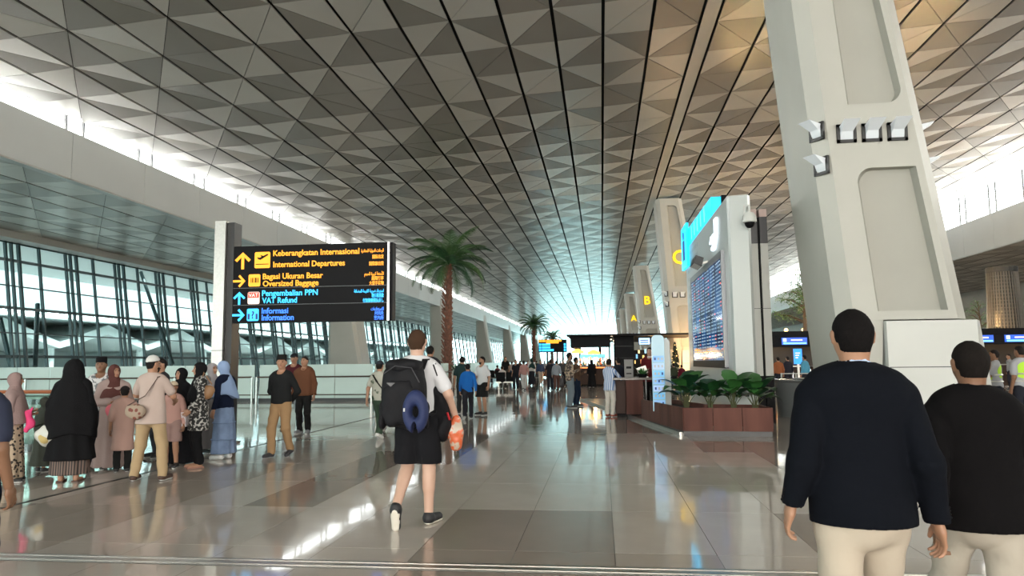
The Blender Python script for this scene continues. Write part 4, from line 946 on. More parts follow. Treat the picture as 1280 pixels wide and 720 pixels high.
POSES = {
 'stand': {}, 'walk': {'stride': .26}, 'walk2': {'stride': -.26},
 'folded': {('elb', 1): (.25, .0, 1.14), ('wri', 1): (.04, .20, 1.13), ('elb', -1): (-.25, .0, 1.14), ('wri', -1): (-.04, .22, 1.09)},
 'phone': {('elb', 1): (.22, .02, 1.13), ('wri', 1): (.08, .26, 1.20)},
 'behind': {('elb', 1): (.26, -.10, 1.14), ('wri', 1): (.10, -.19, .98), ('elb', -1): (-.26, -.10, 1.14), ('wri', -1): (-.10, -.19, .98), 'stride': .14},
 'reach': {('elb', 1): (.24, .16, 1.20), ('wri', 1): (.20, .40, 1.12), ('elb', -1): (-.22, .10, 1.17), ('wri', -1): (-.12, .32, 1.08)},
 'bag': {('elb', -1): (-.25, .02, 1.13), ('wri', -1): (-.24, .17, .98)},
}
def person(loc, H, rz, label, pose='stand', top='shirt', topc=(.5, .5, .5), bottom='trousers', botc=(.05, .05, .06), sleeve='long', shoe=(.03, .03, .03), sole=(.6, .6, .58), skin='tan', head='hair', headc=(.012, .010, .009),
           res=.016, group=None, hem=None, build=1.0, topm=None, botm=None, lower=.1, beard=False, cape=1.12, capem=None, neck=None, bare_feet=False, nod=0.0, collar=None, turn=0.0, posekw=None, rlow=None, hand_h=None, curl=.8):
    s = H / 1.75
    root = empty('person', (loc[0], loc[1], loc[2] if len(loc) > 2 else 0), label, 'person', group, rz)
    pz = dict(POSES[pose]); pz.update(posekw or {}); J = JT(pz); sk = mat('skin_' + skin, SKIN[skin], .5, bump=.05, bscale=60)
    B = build
    rseed = (sum(map(ord, label)) % 100) / 7.0
    turnM = Matrix.Rotation(turn, 3, 'Z')
    def hp(p):   # head turning around the neck
        v = Vector(p) - Vector((0, .01, 1.5)); v = Matrix.Rotation(-nod, 3, 'X') @ v; v = turnM @ v; return tuple(v + Vector((0, .01, 1.5)))
    def add(name, cl, m, h=res, off=1.0, extra=None, parent=root):
        V, Q = cl.mesh(h)
        if not len(Q): return None
        if extra: V, Q = extra(V, Q)
        o = bpy.data.objects.new(name, np_mesh(name, V * s, Q, m)); COL.objects.link(o); o.parent = parent; return o
    tor = [cap_((0, 0, .98), (0, .0, 1.10), .155 * B, .145 * B, (1, .66, 1)), cap_((0, 0, 1.10), (0, .0, 1.33), .145 * B, .17 * B, (1, .62, 1)), cap_((-.115, -.005, 1.395), (.115, -.005, 1.395), .066, .066, (1, 1, 1), .05)] + [cap_((.02 * q, -.02, 1.475), (.125 * q, -.012, 1.42), .045, .052, (1, 1, 1), .04) for q in (1, -1)]
    pel = [cap_((0, -.012, .92), (0, -.008, .99), .155 * B, .15 * B, (1, .72, 1))]
    hd = [cap_(hp((0, .005, 1.655)), hp((0, .005, 1.655)), .094, .094, (.80, 1.0, 1.0), .03), cap_(hp((0, -.02, 1.65)), hp((0, -.012, 1.585)), .068, .056, (1, 1, 1), .03), cap_(hp((0, .035, 1.60)), hp((0, .05, 1.575)), .062, .045, (1, 1, 1), .04),
          cap_(hp((0, .098, 1.645)), hp((0, .118, 1.612)), .010, .015, (1, 1, 1), .018)]
    ears = [cap_(hp((.083 * q, -.004, 1.655)), hp((.080 * q, -.006, 1.62)), .022, .014, (.55, 1, 1), .006) for q in (1, -1)]
    nk = [cap_((0, -.015, 1.40), hp((0, -.008, 1.57)), .062, .052, (1, 1, 1), .03)]
    def arm(q, ru=.050, re=.040, rw=.030, t=1.0, kk=.03):
        a, e, w = J['sh', q], J['elb', q], J['wri', q]; P = [cap_(a, a + (e - a) * min(1, t * 2), ru, ru + (re - ru) * min(1, t * 2), (1, 1, 1), kk)]
        if t > .5: tt = (t - .5) * 2; P.append(cap_(e, e + (w - e) * tt, re, re + (rw - re) * tt, (1, 1, 1), .03))
        return P
    def leg(q, rh=.085, rk=.058, ra_=.040, t=1.0):
        a, e, w = J['hip', q], J['knee', q], J['ank', q]; P = [cap_(a, a + (e - a) * min(1, t * 2), rh, rh + (rk - rh) * min(1, t * 2), (1, 1, 1), .02)]
        if t > .5: tt = (t - .5) * 2; P.append(cap_(e, e + (w - e) * tt, rk, rk + (ra_ - rk) * tt, (1, 1, 1), .02))
        return P
    feet = []
    for q in (1, -1): feet += [cap_(J['ank', q] + vec(0, -.005, -.045 if bare_feet else -.03), J['toe', q] + vec(0, .02, -.008), .036, .024, (1, 1, .9), .03)]
    calf = []
    if not (bottom in ('trousers',)):
        for q in (1, -1): e, w = J['knee', q], J['ank', q]; calf.append(cap_(e + (w - e) * .18 + vec(0, -.012, 0), e + (w - e) * .4 + vec(0, -.012, 0), .050, .045, (1, 1, 1), .04))
    bp = tor + pel + hd + ears + nk + arm(1) + arm(-1) + leg(1) + leg(-1) + feet + calf
    def hands(V, Q):
        VV, QQ = [V], [Q]; n = len(V)
        for q in (1, -1):
            hh = hand_h or max(.0065, res * .55); HV, HQ = hand_template(hh, pz.get(('curl', q), curl))
            d = Vector(J['wri', q] - J['elb', q]).normalized(); dz = -d; fw = Vector((0, 1, .0)); fw = (fw - dz * fw.dot(dz)); fw = fw.normalized() if fw.length > .15 else Vector((0, 0, 1)); xx = fw.cross(dz)
            A = np.array([[xx.x, fw.x, dz.x], [xx.y, fw.y, dz.y], [xx.z, fw.z, dz.z]]); T = HV.copy(); T[:, 2] -= .015
            if q < 0: T[:, 0] *= -1
            T = T @ A.T + J['wri', q]; VV.append(T); QQ.append((HQ if q > 0 else HQ[:, ::-1]) + n); n += len(T)
        return np.concatenate(VV), np.concatenate(QQ)
    body = add('body', Cloth(bp), sk, extra=hands)
    facing = True
    # eyes and mouth
    if res < .022:
        for q in (1, -1):
            b = MB(); c = Vector(hp((.030 * q, .087, 1.658))) * s; b.ball(c, (.012 * s, .010 * s, .008 * s), 8); b.build('eye', mat('eye_dark', (.02, .012, .01), .2), root, local=True, smooth=True)
            if head in ('hair', 'cap', 'songkok', 'skullcap', 'hijab') :
                b = MB(); b.bar(Vector(hp((.014 * q, .096, 1.678))) * s, Vector(hp((.048 * q, .084, 1.680))) * s, .006 * s, .007 * s); b.build('eyebrow', mat('hair_dark', (.010, .008, .007), .75, spec=.2), root, local=True)
        b = MB(); b.bar(Vector(hp((-.022, .094, 1.588))) * s, Vector(hp((.022, .094, 1.588))) * s, .012 * s, .011 * s); b.build('mouth', mat('lips', (.28, .09, .07), .5), root, local=True)
    # ---- bottoms
    wob = lambda amp, f=16.0: (lambda X, Y, Z: amp * (np.sin(X * f + rseed + Z * f * .7) * np.sin(Y * f * 1.1 - Z * f * .55 + rseed) + .5 * np.sin(Z * f * 2.1 + X * f * .9)))
    bm_ = botm or mat('cloth_%02x%02x%02x' % tuple(int(c * 255) for c in botc), botc, .9, bump=.5, bscale=9, spec=.12)
    tm_ = topm or mat('cloth_%02x%02x%02x' % tuple(int(c * 255) for c in topc), topc, .9, bump=.5, bscale=9, spec=.12)
    if bottom == 'trousers':
        P = [cap_(p[0], p[1], p[2] + .014, p[3] + .014, p[4], .04) for p in pel]
        for q in (1, -1): P += leg(q, .102, .078, .066, .985)
        add('trousers', Cloth(P, [lambda X, Y, Z: Z - 1.03], wob(.006, 19)), bm_)
    elif bottom == 'shorts':
        P = [cap_(p[0], p[1], p[2] + .02, p[3] + .02, p[4], .04) for p in pel]
        for q in (1, -1): P += leg(q, .112, .122, .1, .46)
        add('shorts', Cloth(P, [lambda X, Y, Z: Z - 1.03, lambda X, Y, Z: .545 - Z], wob(.005)), bm_)
    elif bottom == 'skirt':
        z1 = lower; ky = .80; kx = J['knee', 1][1]
        def sk_f(X, Y, Z):
            t = np.clip((1.0 - Z) / (1.0 - z1), 0, 1); r = .165 * B + (.245 - .165) * t ** .8; th = np.arctan2(Y, X)
            return (np.sqrt(X ** 2 + (Y / ky) ** 2) - (r + .013 * t * np.sin(th * 9 + rseed + 2 * Z))) * ky
        add('skirt', Cloth([], [lambda X, Y, Z: Z - 1.02, lambda X, Y, Z: z1 - Z], None, [sk_f], box=((-.29, -.25, z1 - .02), (.29, .25, 1.04))), bm_)
    # ---- tops
    if top in ('shirt', 'jacket', 'tunic'):
        e = {'shirt': .014, 'jacket': .028, 'tunic': .026}[top]; hz = hem if hem is not None else {'shirt': .90, 'jacket': .80, 'tunic': .62}[top]
        P = [cap_(p[0], p[1], p[2] + e, p[3] + e, p[4], .05) for p in tor]
        P.append(cap_((0, -.01, min(.95, hz + .05)), (0, -.005, 1.0), (.170 if top == 'shirt' else .182) * B, .165 * B, (1, .72, 1), .05))
        if hz < .85 or top == 'jacket': P.append(cap_((0, -.01, hz - .05), (0, 0, .95), (.192 if top == 'jacket' else .215) * B, .175 * B, (1, .74 if top == 'jacket' else .78, 1), .05))
        for q in (1, -1):
            t = {'long': .985, 'short': .34, 'mid': .55}[sleeve]
            P += arm(q, .054 + e * .55, .044 + e * .6 + (.016 if sleeve == 'short' else 0), .037 + e * .45 + (.012 if top == 'tunic' else 0), t, .014)
            if top == 'jacket': P.append(cap_(J['sh', q] + vec(-.03 * q, 0, .012), J['sh', q] + vec(.008 * q, 0, .0), .058, .058, (1, 1, 1), .03))
        cuts = [lambda X, Y, Z: hz - Z]
        subs = [cap_((0, .05, 1.50), (0, -.0, 1.60), .075, .085)]
        if top == 'jacket': subs.append(cap_((0, -.19, hz - .06), (0, -.19, hz + .13), .05, .02, (.10, 1, 1)))
        if sleeve == 'long':
            for q in (1, -1):
                dd = (J['wri', q] - J['elb', q]) / np.linalg.norm(J['wri', q] - J['elb', q]); subs.append(cap_(J['wri', q] + dd * .052, J['wri', q] + dd * .16, .056, .056))
        o = add(top if top != 'tunic' else 'tunic', Cloth(P, cuts, wob(.0045, 12), subs=subs), tm_)
        if top == 'jacket':
            P = [cap_((0, -.016, 1.45), (0, -.014, 1.51), .092, .072, (1, 1, 1), .02)]
            add('jacket_collar', Cloth(P, [lambda X, Y, Z: Z - 1.508 + Y * .5, lambda X, Y, Z: 1.43 - Z - Y * .2]), tm_, h=min(res, .012))
        if collar:
            P = [cap_((0, -.014, 1.47), (0, -.010, 1.52), .080, .068, (1, 1, 1), .02)]
            add('collar', Cloth(P, [lambda X, Y, Z: Z - 1.530 + Y * .3, lambda X, Y, Z: 1.45 - Z - Y * .25]), mat('collar_%02x%02x%02x' % tuple(int(c * 255) for c in collar), collar, .8), h=min(res, .012))
    if top == 'robe':        # long dress / abaya to the ankles
        z1 = lower if rlow is None else rlow
        def rb(X, Y, Z):
            t = np.clip((1.36 - Z) / (1.36 - z1), 0, 1); r = (.175 + .125 * t ** 1.3) * B; th = np.arctan2(Y, X)
            return (np.sqrt(X ** 2 + (Y / .78) ** 2) - (r + .016 * t * np.sin(th * 8 + rseed + 1.5 * Z))) * .78
        P = [cap_(p[0], p[1], p[2] + .02, p[3] + .02, p[4], .05) for p in tor]
        for q in (1, -1): P += arm(q, .075, .075, .07, .97)
        add('robe', Cloth(P, [lambda X, Y, Z: z1 - Z], wob(.004, 11), [lambda X, Y, Z: np.maximum(rb(X, Y, Z), Z - 1.38)], box=((-.36, -.3, z1 - .02), (.36, .3, 1.4))), tm_)
    # ---- head cover
    hm = mat('hair_dark', (.010, .008, .007), .75, spec=.2) if headc == (.012, .010, .009) and head == 'hair' else mat('head_%02x%02x%02x' % tuple(int(c * 255) for c in headc), headc, .9, bump=.3, bscale=60, spec=.12)
    fwd = turnM @ Vector((0, 1, 0)); fx_, fy_ = fwd.x, fwd.y
    yl = lambda X, Y: (X * fx_ + (Y - .01) * fy_) + .01
    if head in ('hair', 'cap', 'skullcap', 'songkok'):
        P = [cap_(hp((0, -.002, 1.668)), hp((0, -.002, 1.668)), .100, .100, (.81, 1.0, .98)), cap_(hp((0, -.022, 1.65)), hp((0, -.016, 1.575)), .073, .060, (1, 1, 1), .03)]
        hairm = mat('hair_dark', (.010, .008, .007), .75, spec=.2) if head != 'hair' else hm
        cu = [lambda X, Y, Z: yl(X, Y) - np.maximum(-.030, Z - 1.645), lambda X, Y, Z: (1.575 - Z) + .0 * X]
        add('hair', Cloth(P, cu, lambda X, Y, Z: .0018 * np.sin(X * 140) * np.sin(Y * 120 + Z * 90)), hairm, h=min(res, .013))
        if head == 'skullcap': add('skullcap', Cloth([cap_(hp((0, -.002, 1.672)), hp((0, -.002, 1.672)), .110, .110, (.86, 1, .98))], [lambda X, Y, Z: 1.685 - Z + .15 * (yl(X, Y))]), hm, h=min(res, .012))
        if head == 'songkok': add('songkok', Cloth([cap_(hp((0, 0, 1.70)), hp((0, 0, 1.80)), .104, .098, (.82, 1, 1))], [lambda X, Y, Z: Z - 1.79, lambda X, Y, Z: 1.695 - Z]), hm, h=min(res, .012))
        if head == 'cap':
            c = add('cap', Cloth([cap_(hp((0, -.002, 1.68)), hp((0, -.002, 1.68)), .110, .110, (.86, 1, .92))], [lambda X, Y, Z: 1.69 - Z]), hm, h=min(res, .012))
            add('brim', Cloth([cap_(hp((0, .09, 1.695)), hp((0, .15, 1.685)), .07, .06, (1, 1, .12))]), hm, h=min(res, .010), parent=root)
        if beard: add('beard', Cloth([cap_(hp((0, .045, 1.585)), hp((0, .055, 1.56)), .066, .045, (1, 1, 1))], [lambda X, Y, Z: Z - 1.60 + .25 * (yl(X, Y) - .06), lambda X, Y, Z: .0 - yl(X, Y)]), mat('hair_dark', (.010, .008, .007), .75, spec=.2), h=min(res, .012))
    if head == 'hijab':
        zc = cape
        def cp(X, Y, Z):
            t = np.clip((1.52 - Z) / .5, 0, 1); r = .085 + .20 * t ** .75 + max(0, 1.2 - zc) * .09; th = np.arctan2(Y, X)
            return (np.sqrt((X / 1.04) ** 2 + (Y / .80) ** 2) - (r + .008 * np.sin(th * 7 + rseed) * t)) * .8
        P = [cap_(hp((0, -.006, 1.665)), hp((0, -.006, 1.665)), .112, .112, (.86, 1, 1)), cap_(hp((0, -.0, 1.62)), hp((0, .01, 1.52)), .088, .080, (1, 1, 1), .04)]
        if zc < .8: P += [cap_(hp((0, -.02, 1.66)), hp((0, -.03, 1.60)), .122, .130, (.95, 1, 1), .06), cap_((0, -.02, 1.58), (0, -.02, 1.35), .12, .19, (1, .8, 1), .08)]
        zf = lambda X, Y, Z: (zc + .12 * np.sin(np.arctan2(Y, X) * 2 + rseed) * .35) - Z
        add('headscarf', Cloth(P, [zf], wob(.003, 14), [lambda X, Y, Z: np.maximum(cp(X, Y, Z), Z - 1.53)], [cap_(hp((0, .12, 1.655)), hp((0, .12, 1.60)), .064, .048, (1, 1.2, 1))], box=((-.42, -.36, zc - .08), (.42, .36, 1.55))), capem or hm)
    # ---- shoes
    for q in (1, -1):
        a, t = J['ank', q], J['toe', q]; f = Vector(t - a); heel = Vector(a) + Vector((0, -.015, -.03)); toe = Vector(t)
        if bare_feet:
            b = MB(); d = (toe - heel); d.z = 0; b.bar(Vector((heel.x, heel.y - .04, .012)) * s, Vector((toe.x, toe.y + .05, .012)) * s, .09 * s, .02 * s); b.build('sandal', mat('sandal_%02x' % int(shoe[0] * 255), shoe, .7), root, local=True); continue
        so = pz.get(('sole', q))     # raised foot: explicit sole plane
        if so is None:
            hz = max(.045, heel.z); A = vec(heel.x, heel.y, heel.z + .0); Bt = vec(toe.x, toe.y + .03, toe.z + .005)
            dirv = Vector(Bt - A); n = Vector((0, -dirv.z, dirv.y)).normalized() if abs(dirv.z) > .03 else Vector((0, 0, 1)); base = Vector(A) - n * .045
            if n.z > .98: base = Vector((0, 0, 0)); n = Vector((0, 0, 1))
        else: n = Vector(so[0]); base = Vector(so[1]); A = vec(*so[2]); Bt = vec(*so[3])
        n = n.normalized()
        pl_ = lambda X, Y, Z, n=n, b=base: -((X - b.x) * n.x + (Y - b.y) * n.y + (Z - b.z) * n.z)
        P = [cap_(A, Bt, .046, .040, (1, 1, 1)), cap_(a + vec(0, 0, .0), a + vec(0, 0, -.02), .047, .05, (1, 1, 1), .03)]
        add('shoe', Cloth(P, [lambda X, Y, Z, g=pl_: g(X, Y, Z) + .004]), mat('shoe_%02x%02x%02x' % tuple(int(c * 255) for c in shoe), shoe, .6), h=min(res, .012))
        P2_ = [cap_(A, Bt, .052, .046)]
        add('sole', Cloth(P2_, [pl_, lambda X, Y, Z, g=pl_: -g(X, Y, Z) - .026]), mat('sole_%02x' % int(sole[0] * 255), sole, .7), h=min(res, .009))
    root['_h'] = 0; del root['_h']
    return root, J, s
def place(px, ytop, yfeet, **k):
    g_ = G(px, yfeet); t = onY(px, ytop, g_[1]); return g_, max(.8, t[2])
def W2(root, p, s):
    M = Matrix.Translation(root.location) @ Matrix.Rotation(root.rotation_euler.z, 4, 'Z'); return M @ (Vector(p) * s)
def P_(px, yt, yf, deg, label, pose='stand', **k):
    k['pose'] = pose
    g_, H = place(px, yt, yf); d = g_[1]; k.setdefault('res', min(.034, max(.0125, d * .00095)))
    H = k.pop('H', H); return person((g_[0], g_[1]), H, math.radians(deg), label, **k)
# ---------------------------------------------------------------- bags and carried things
def bagmat(n, c, **k): return mat(n, c, .7, bump=.2, bscale=30, **k)
def softbox(name, m, parent, c, sz, h=.01, sq=2.6, seed=0.0, wob=.006, rot=None):
    """soft superellipsoid bag body, world coordinates"""
    sx, sy, sz_ = sz
    def fn(X, Y, Z): return ((np.abs(X / sx) ** sq + np.abs(Y / sy) ** sq + np.abs(Z / sz_) ** sq) ** (1 / sq) - 1) * min(sz) + wob * np.sin(X * 31 + seed) * np.sin(Z * 27 + Y * 20 + seed)
    V, Q = grid_mesh(fn, (-sx - .02, -sy - .02, -sz_ - .02), (sx + .02, sy + .02, sz_ + .02), h)
    if rot is not None: V = V @ np.array(rot.to_3x3()).T
    V = V + np.array(c); inv = wm(parent).inverted(); A = np.array(inv); V = V @ A[:3, :3].T + A[:3, 3]
    o = bpy.data.objects.new(name, np_mesh(name, V, Q, m)); COL.objects.link(o); o.parent = parent; return o
RX = lambda a: Matrix.Rotation(math.radians(a), 4, 'X')
RZ = lambda a: Matrix.Rotation(math.radians(a), 4, 'Z')
BLACK = (.008, .008, .009); CREAM = (.50, .44, .34)
# ---------------------------------------------------------------- the two men in blazers, foreground right
g1 = (onY(1070, 500, 3.25)[0], 3.25)
m1, J1, s1 = person(g1, 1.695, math.radians(-3), 'man in dark navy blazer and cream trousers walking away, nearer of the two blazer wearers', 'walk', 'jacket', (.003, .004, .007), 'trousers', (.46, .395, .315), collar=(.45, .58, .80), head='hair', headc=(.006, .005, .005), skin='tan', res=.0115, hand_h=.0045, build=1.04, hem=.865, curl=.55, shoe=(.02, .015, .012),
    posekw={('elb', -1): (-.245, -.07, 1.12), ('wri', -1): (-.285, -.03, .945), ('elb', 1): (.245, -.06, 1.12), ('wri', 1): (.30, .02, .875), 'stride': .2})
m2, J2, s2_ = person((onY(1216, 500, 3.62)[0], 3.62), 1.565, math.radians(-4), 'man in black blazer and beige trousers walking away, farther right and shorter', 'walk2', 'jacket', (.004, .0035, .004), 'trousers', (.40, .36, .30), head='hair', headc=(.010, .008, .007), skin='brown', res=.0115, hand_h=.0045, build=1.10, hem=.835, curl=.7, shoe=(.02, .015, .012),
    posekw={('elb', 1): (.27, .02, 1.13), ('wri', 1): (.33, .16, .93)})
# blazer details: back seam, cuff buttons
for (mm, ss, JJ, bb) in ((m1, s1, J1, 1.04), (m2, s2_, J2, 1.10)):
    for q in (1, -1):
        w = JJ['wri', q]; e = JJ['elb', q]; d = (w - e) / np.linalg.norm(w - e)
        for k in range(4):
            c = (w - d * (.015 + .016 * k)) * ss + np.array((.0475 * q, -.012, 0)) * ss; b = MB(); b.ball(c, .0065, 8); b.build('cuff_button', M_black, mm, local=True)
ph = empty('mobile_phone', W2(m2, J2['wri', 1] + np.array((0, .06, -.06)), s2_), 'smartphone with lilac screen in hand of the shorter blazer wearer', 'phone')
c = W2(m2, J2['wri', 1] + np.array((-.0, .05, -.10)), s2_); b = MB(); b.bar(c + Vector((-.02, -.05, -.03)), c + Vector((.03, .08, .03)), .075, .009); b.build('phone_body', M_black, ph); b = MB(); b.bar(c + Vector((-.018, -.046, -.022)), c + Vector((.028, .075, .037)), .066, .006); b.build('phone_screen', emi('phone_lilac', (.7, .5, .75), .7), ph)
# ---------------------------------------------------------------- backpack traveller
gb_ = G(521, 656); bk = (gb_[0], gb_[1])
m3, J3, s3 = person(bk, 1.81, math.radians(-2), 'traveller in white tee and black shorts walking away, seen from behind', 'stand', 'shirt', (.62, .62, .64), 'shorts', (.010, .010, .012), sleeve='short', head='hair', headc=(.055, .030, .018), skin='fair', res=.0125, hand_h=.0055, shoe=(.012, .012, .014), sole=(.62, .58, .50), build=1.0,
    posekw={('knee', 1): (.10, .05, .50), ('ank', 1): (.105, .02, .085), ('toe', 1): (.15, .17, .035), ('knee', -1): (-.10, .04, .51), ('ank', -1): (-.12, -.24, .20), ('toe', -1): (-.12, -.20, .03),
            ('sole', -1): ((-.05, 1.0, .12), (-.12, -.285, .12), (-.12, -.240, .165), (-.12, -.225, .03)),
            ('elb', 1): (.30, -.03, 1.17), ('wri', 1): (.33, .12, .96), ('elb', -1): (-.22, .12, 1.16), ('wri', -1): (-.12, .26, 1.2)})
rt = W2(m3, (0, -.26, 1.15), s3)
bp_ = empty('backpack', rt, 'large black travel backpack on the back of the man in shorts', 'backpack', rz=math.radians(-2))
fab = bagmat('backpack_black', (.009, .009, .011), spec=.2)
cB = W2(m3, (-.04, -.27, 1.17), s3)
softbox('main_compartment', fab, bp_, cB, (.205, .125, .30), .011, 3.0)
softbox('front_pocket', fab, bp_, cB + Vector((-.01, -.115, -.06)), (.16, .05, .20), .01, 3.2, 1.3)
softbox('top_lid', fab, bp_, cB + Vector((0, .0, .27)), (.17, .12, .065), .01, 2.6, 2.1)
for q in (1, -1):
    softbox('side_pocket', fab, bp_, cB + Vector((.195 * q, 0, -.18)), (.035, .08, .11), .01, 2.6, q)
    b = MB(); pts = [W2(m3, p, s3) for p in ((.09 * q, -.17, 1.40), (.10 * q, -.09, 1.485), (.12 * q, .03, 1.485), (.13 * q, .115, 1.36), (.15 * q, .09, 1.12), (.17 * q, -.08, 1.0), (.15 * q, -.17, .98))]
    for a_, c_ in zip(pts[:-1], pts[1:]): b.bar(a_, c_, .055, .014)
    b.build('shoulder_strap', fab, bp_)
b = MB(); b.tube([cB + Vector((-.16, -.125, .20)), cB + Vector((-.05, -.135, .27)), cB + Vector((.10, -.13, .25)), cB + Vector((.17, -.12, .12))], .005, 6); b.build('zip', mat('zip_grey', (.05, .05, .055), .4), bp_)
b = MB(); b.prism([(-.04, 0), (.04, 0), (0, -.035)], lambda x, z: tuple(cB + Vector((x - .08, -.166, z + .12))), lambda x, z: tuple(cB + Vector((x - .08, -.170, z + .12)))); b.build('badge', mat('badge_grey', (.06, .06, .065), .4), bp_)
np_r = empty('neck_pillow', cB + Vector((.13, -.2, -.15)), 'navy blue horseshoe neck pillow strapped on the backpack', 'pillow')
nav = bagmat('pillow_navy', (.012, .022, .085)); pc_ = cB + Vector((.155, -.19, -.135))
def npf(X, Y, Z):
    R_ = np.sqrt((X / .70) ** 2 + (Z / 1.15) ** 2); q = np.sqrt((R_ - .105) ** 2 + Y ** 2 * .9) - .062
    return np.maximum(q, -(np.sqrt((X - .0) ** 2 * 9 + (Z + .16) ** 2) - .075))
V, Q = grid_mesh(npf, (-.16, -.09, -.19), (.16, .09, .19), .009); V = V + np.array(pc_) - np.array(np_r.location)
o = bpy.data.objects.new('cushion', np_mesh('cushion', V, Q, nav)); COL.objects.link(o); o.parent = np_r
b = MB(); b.box(pc_.x - .095, pc_.x - .08, pc_.y - .064, pc_.y - .058, pc_.z + .005, pc_.z + .035); b.build('care_label', M_white, np_r)
fb = empty('shoulder_bag', W2(m3, (.26, .1, 1.1), s3), 'black shoulder bag hanging at the right side of the backpack traveller', 'bag')
cF = W2(m3, (.205, .10, 1.10), s3); softbox('bag_body', fab, fb, cF, (.105, .16, .21), .011, 2.4, 4.0, .012)
softbox('lower_pouch', fab, fb, cF + Vector((.02, -.02, -.22)), (.075, .11, .15), .011, 2.2, 2.0, .012)
b = MB(); pts = [W2(m3, p, s3) for p in ((.24, -.05, 1.24), (.17, -.06, 1.44), (.14, .02, 1.485), (.15, .12, 1.38), (.22, .15, 1.25))]
for a_, c_ in zip(pts[:-1], pts[1:]): b.bar(a_, c_, .05, .012)
b.build('strap', fab, fb)
b = MB(); b.bar(cF + Vector((.08, -.12, -.10)), cF + Vector((.10, -.10, -.17)), .02, .012); b.build('red_tag', mat('tag_red', (.5, .02, .03), .5), fb)
pbg = empty('plastic_bag', W2(m3, (.33, .12, .85), s3), 'translucent carrier bag with orange print hanging from the traveller\'s right hand', 'bag')
cP = W2(m3, (.335, .10, .80), s3)
pm = ramp_mat('carrier_print', 'noise', (.60, .12, .04), (.50, .42, .33), .35, 11, (.48, .54))
softbox('bag_body', pm, pbg, cP, (.075, .045, .16), .009, 2.2, 1.0, .012)
b = MB(); b.tube([cP + Vector((-.03, 0, .14)), W2(m3, (.28, .15, .93), s3), cP + Vector((.04, 0, .14))], .010, 6); b.build('handle', pm, pbg)
# ---------------------------------------------------------------- group on the left
leop = ramp_mat('leopard_print', 'voronoi', (.02, .015, .012), (.40, .31, .22), .8, 24, (.36, .44))
flor = ramp_mat('floral_print', 'noise', (.012, .012, .012), (.45, .44, .42), .8, 26, (.52, .56))
batik = ramp_mat('batik_print', 'noise', (.62, .62, .62), (.16, .17, .18), .8, 22, (.52, .58))
strip = ramp_mat('striped_shirt', 'wave', (.16, .26, .48), (.66, .70, .78), .8, 6, (.4, .6))
plaid = ramp_mat('plaid_shirt', 'noise', (.36, .27, .19), (.05, .035, .03), .8, 9, (.47, .55), mapping=(1, 1, 1.4))
denim_tiers = mat('denim_blue', (.17, .24, .38), .85, var=.25, vscale=5, bump=.3, bscale=10)
kebaya = ramp_mat('songket_hem', 'wave', (.16, .11, .09), (.03, .024, .022), .8, 10, (.4, .6))
m4, J4, s4 = P_(-51, 470, 790, 5, 'man at left picture edge with navy striped shirt and bare brown arm', top='shirt', topm=ramp_mat('navy_stripes', 'wave', (.015, .02, .045), (.05, .08, .16), .85, 2.2, (.45, .55), mapping=(0, 0, 1)), botc=(.008, .012, .03), sleeve='short', skin='brown', res=.0125, hand_h=.006, H=1.6, hem=.86, turn=.0)
m5, J5, s5 = P_(12, 467, 603, -60, 'woman in mauve headscarf and leopard print skirt at far left', 'folded', top='shirt', topc=(.28, .20, .19), bottom='skirt', botm=leop, head='hijab', headc=(.27, .19, .18), cape=.98, build=1.0, lower=.08, bare_feet=False, shoe=(.02, .02, .02))
cl = empty('pink_cloth', W2(m5, (.1, .26, 1.0), s5), 'bright pink cloth held by the woman in leopard skirt', 'cloth'); softbox('folded_cloth', mat('cloth_pink', (.75, .06, .20), .8), cl, W2(m5, (.12, .24, 1.0), s5), (.075, .05, .14), .010, 1.7, 3, .022)
m6, J6, s6 = P_(52, 497, 590, -20, 'person in dark olive robe bending behind the woman in black', top='robe', topc=(.05, .055, .045), bottom='none', head='hijab', headc=(.05, .055, .045), cape=1.1, lower=.15)
m7, J7, s7 = P_(86, 452, 602, 20, 'woman in wide black headscarf and long black robe, seen from behind', top='robe', topc=BLACK, bottom='skirt', botm=kebaya, head='hijab', headc=BLACK, cape=.66, build=1.12, lower=.11, rlow=.32, bare_feet=True, shoe=(.10, .05, .035), nod=.1,
   posekw={('elb', -1): (-.27, -.02, 1.12), ('wri', -1): (-.27, -.02, .93)})
wb = empty('plastic_bag', W2(m7, (-.3, -.02, .7), s7), 'white plastic bag with yellow food inside held by the woman in black', 'bag')
cW = W2(m7, (-.30, -.06, .68), s7); softbox('bag_body', mat('bag_milky', (.55, .55, .50), .35), wb, cW, (.15, .09, .13), .011, 2.0, 2, .012); softbox('yellow_contents', mat('food_yellow', (.50, .38, .14), .6), wb, cW + Vector((0, -.03, -.03)), (.085, .072, .07), .011, 2.0, 4, .01)
b = MB(); b.tube([cW + Vector((-.05, 0, .11)), cW + Vector((.0, 0, .22)), cW + Vector((.05, 0, .11))], .01, 6); b.build('handle', mat('bag_milky', (.55, .55, .50)), wb)
m8, J8, s8 = P_(121, 449, 583, 200, 'older man in black songkok cap and white batik shirt behind the group', top='shirt', topm=batik, botc=(.03, .03, .04), head='songkok', headc=(.01, .01, .01), skin='brown')
m9, J9, s9 = P_(138, 457, 586, 215, 'woman in maroon brown headscarf and long dusty pink dress', 'folded', top='robe', topc=(.36, .27, .25), bottom='none', head='hijab', headc=(.10, .04, .035), cape=1.2, skin='tan', lower=.04, turn=.5)
m10, J10, s10 = P_(152, 484, 590, 30, 'child in dusty pink dress and small black hat in the group', top='tunic', hem=.45, topc=(.42, .27, .23), bottom='trousers', botc=(.015, .015, .015), sleeve='mid', head='cap', headc=(.02, .015, .015), skin='tan')
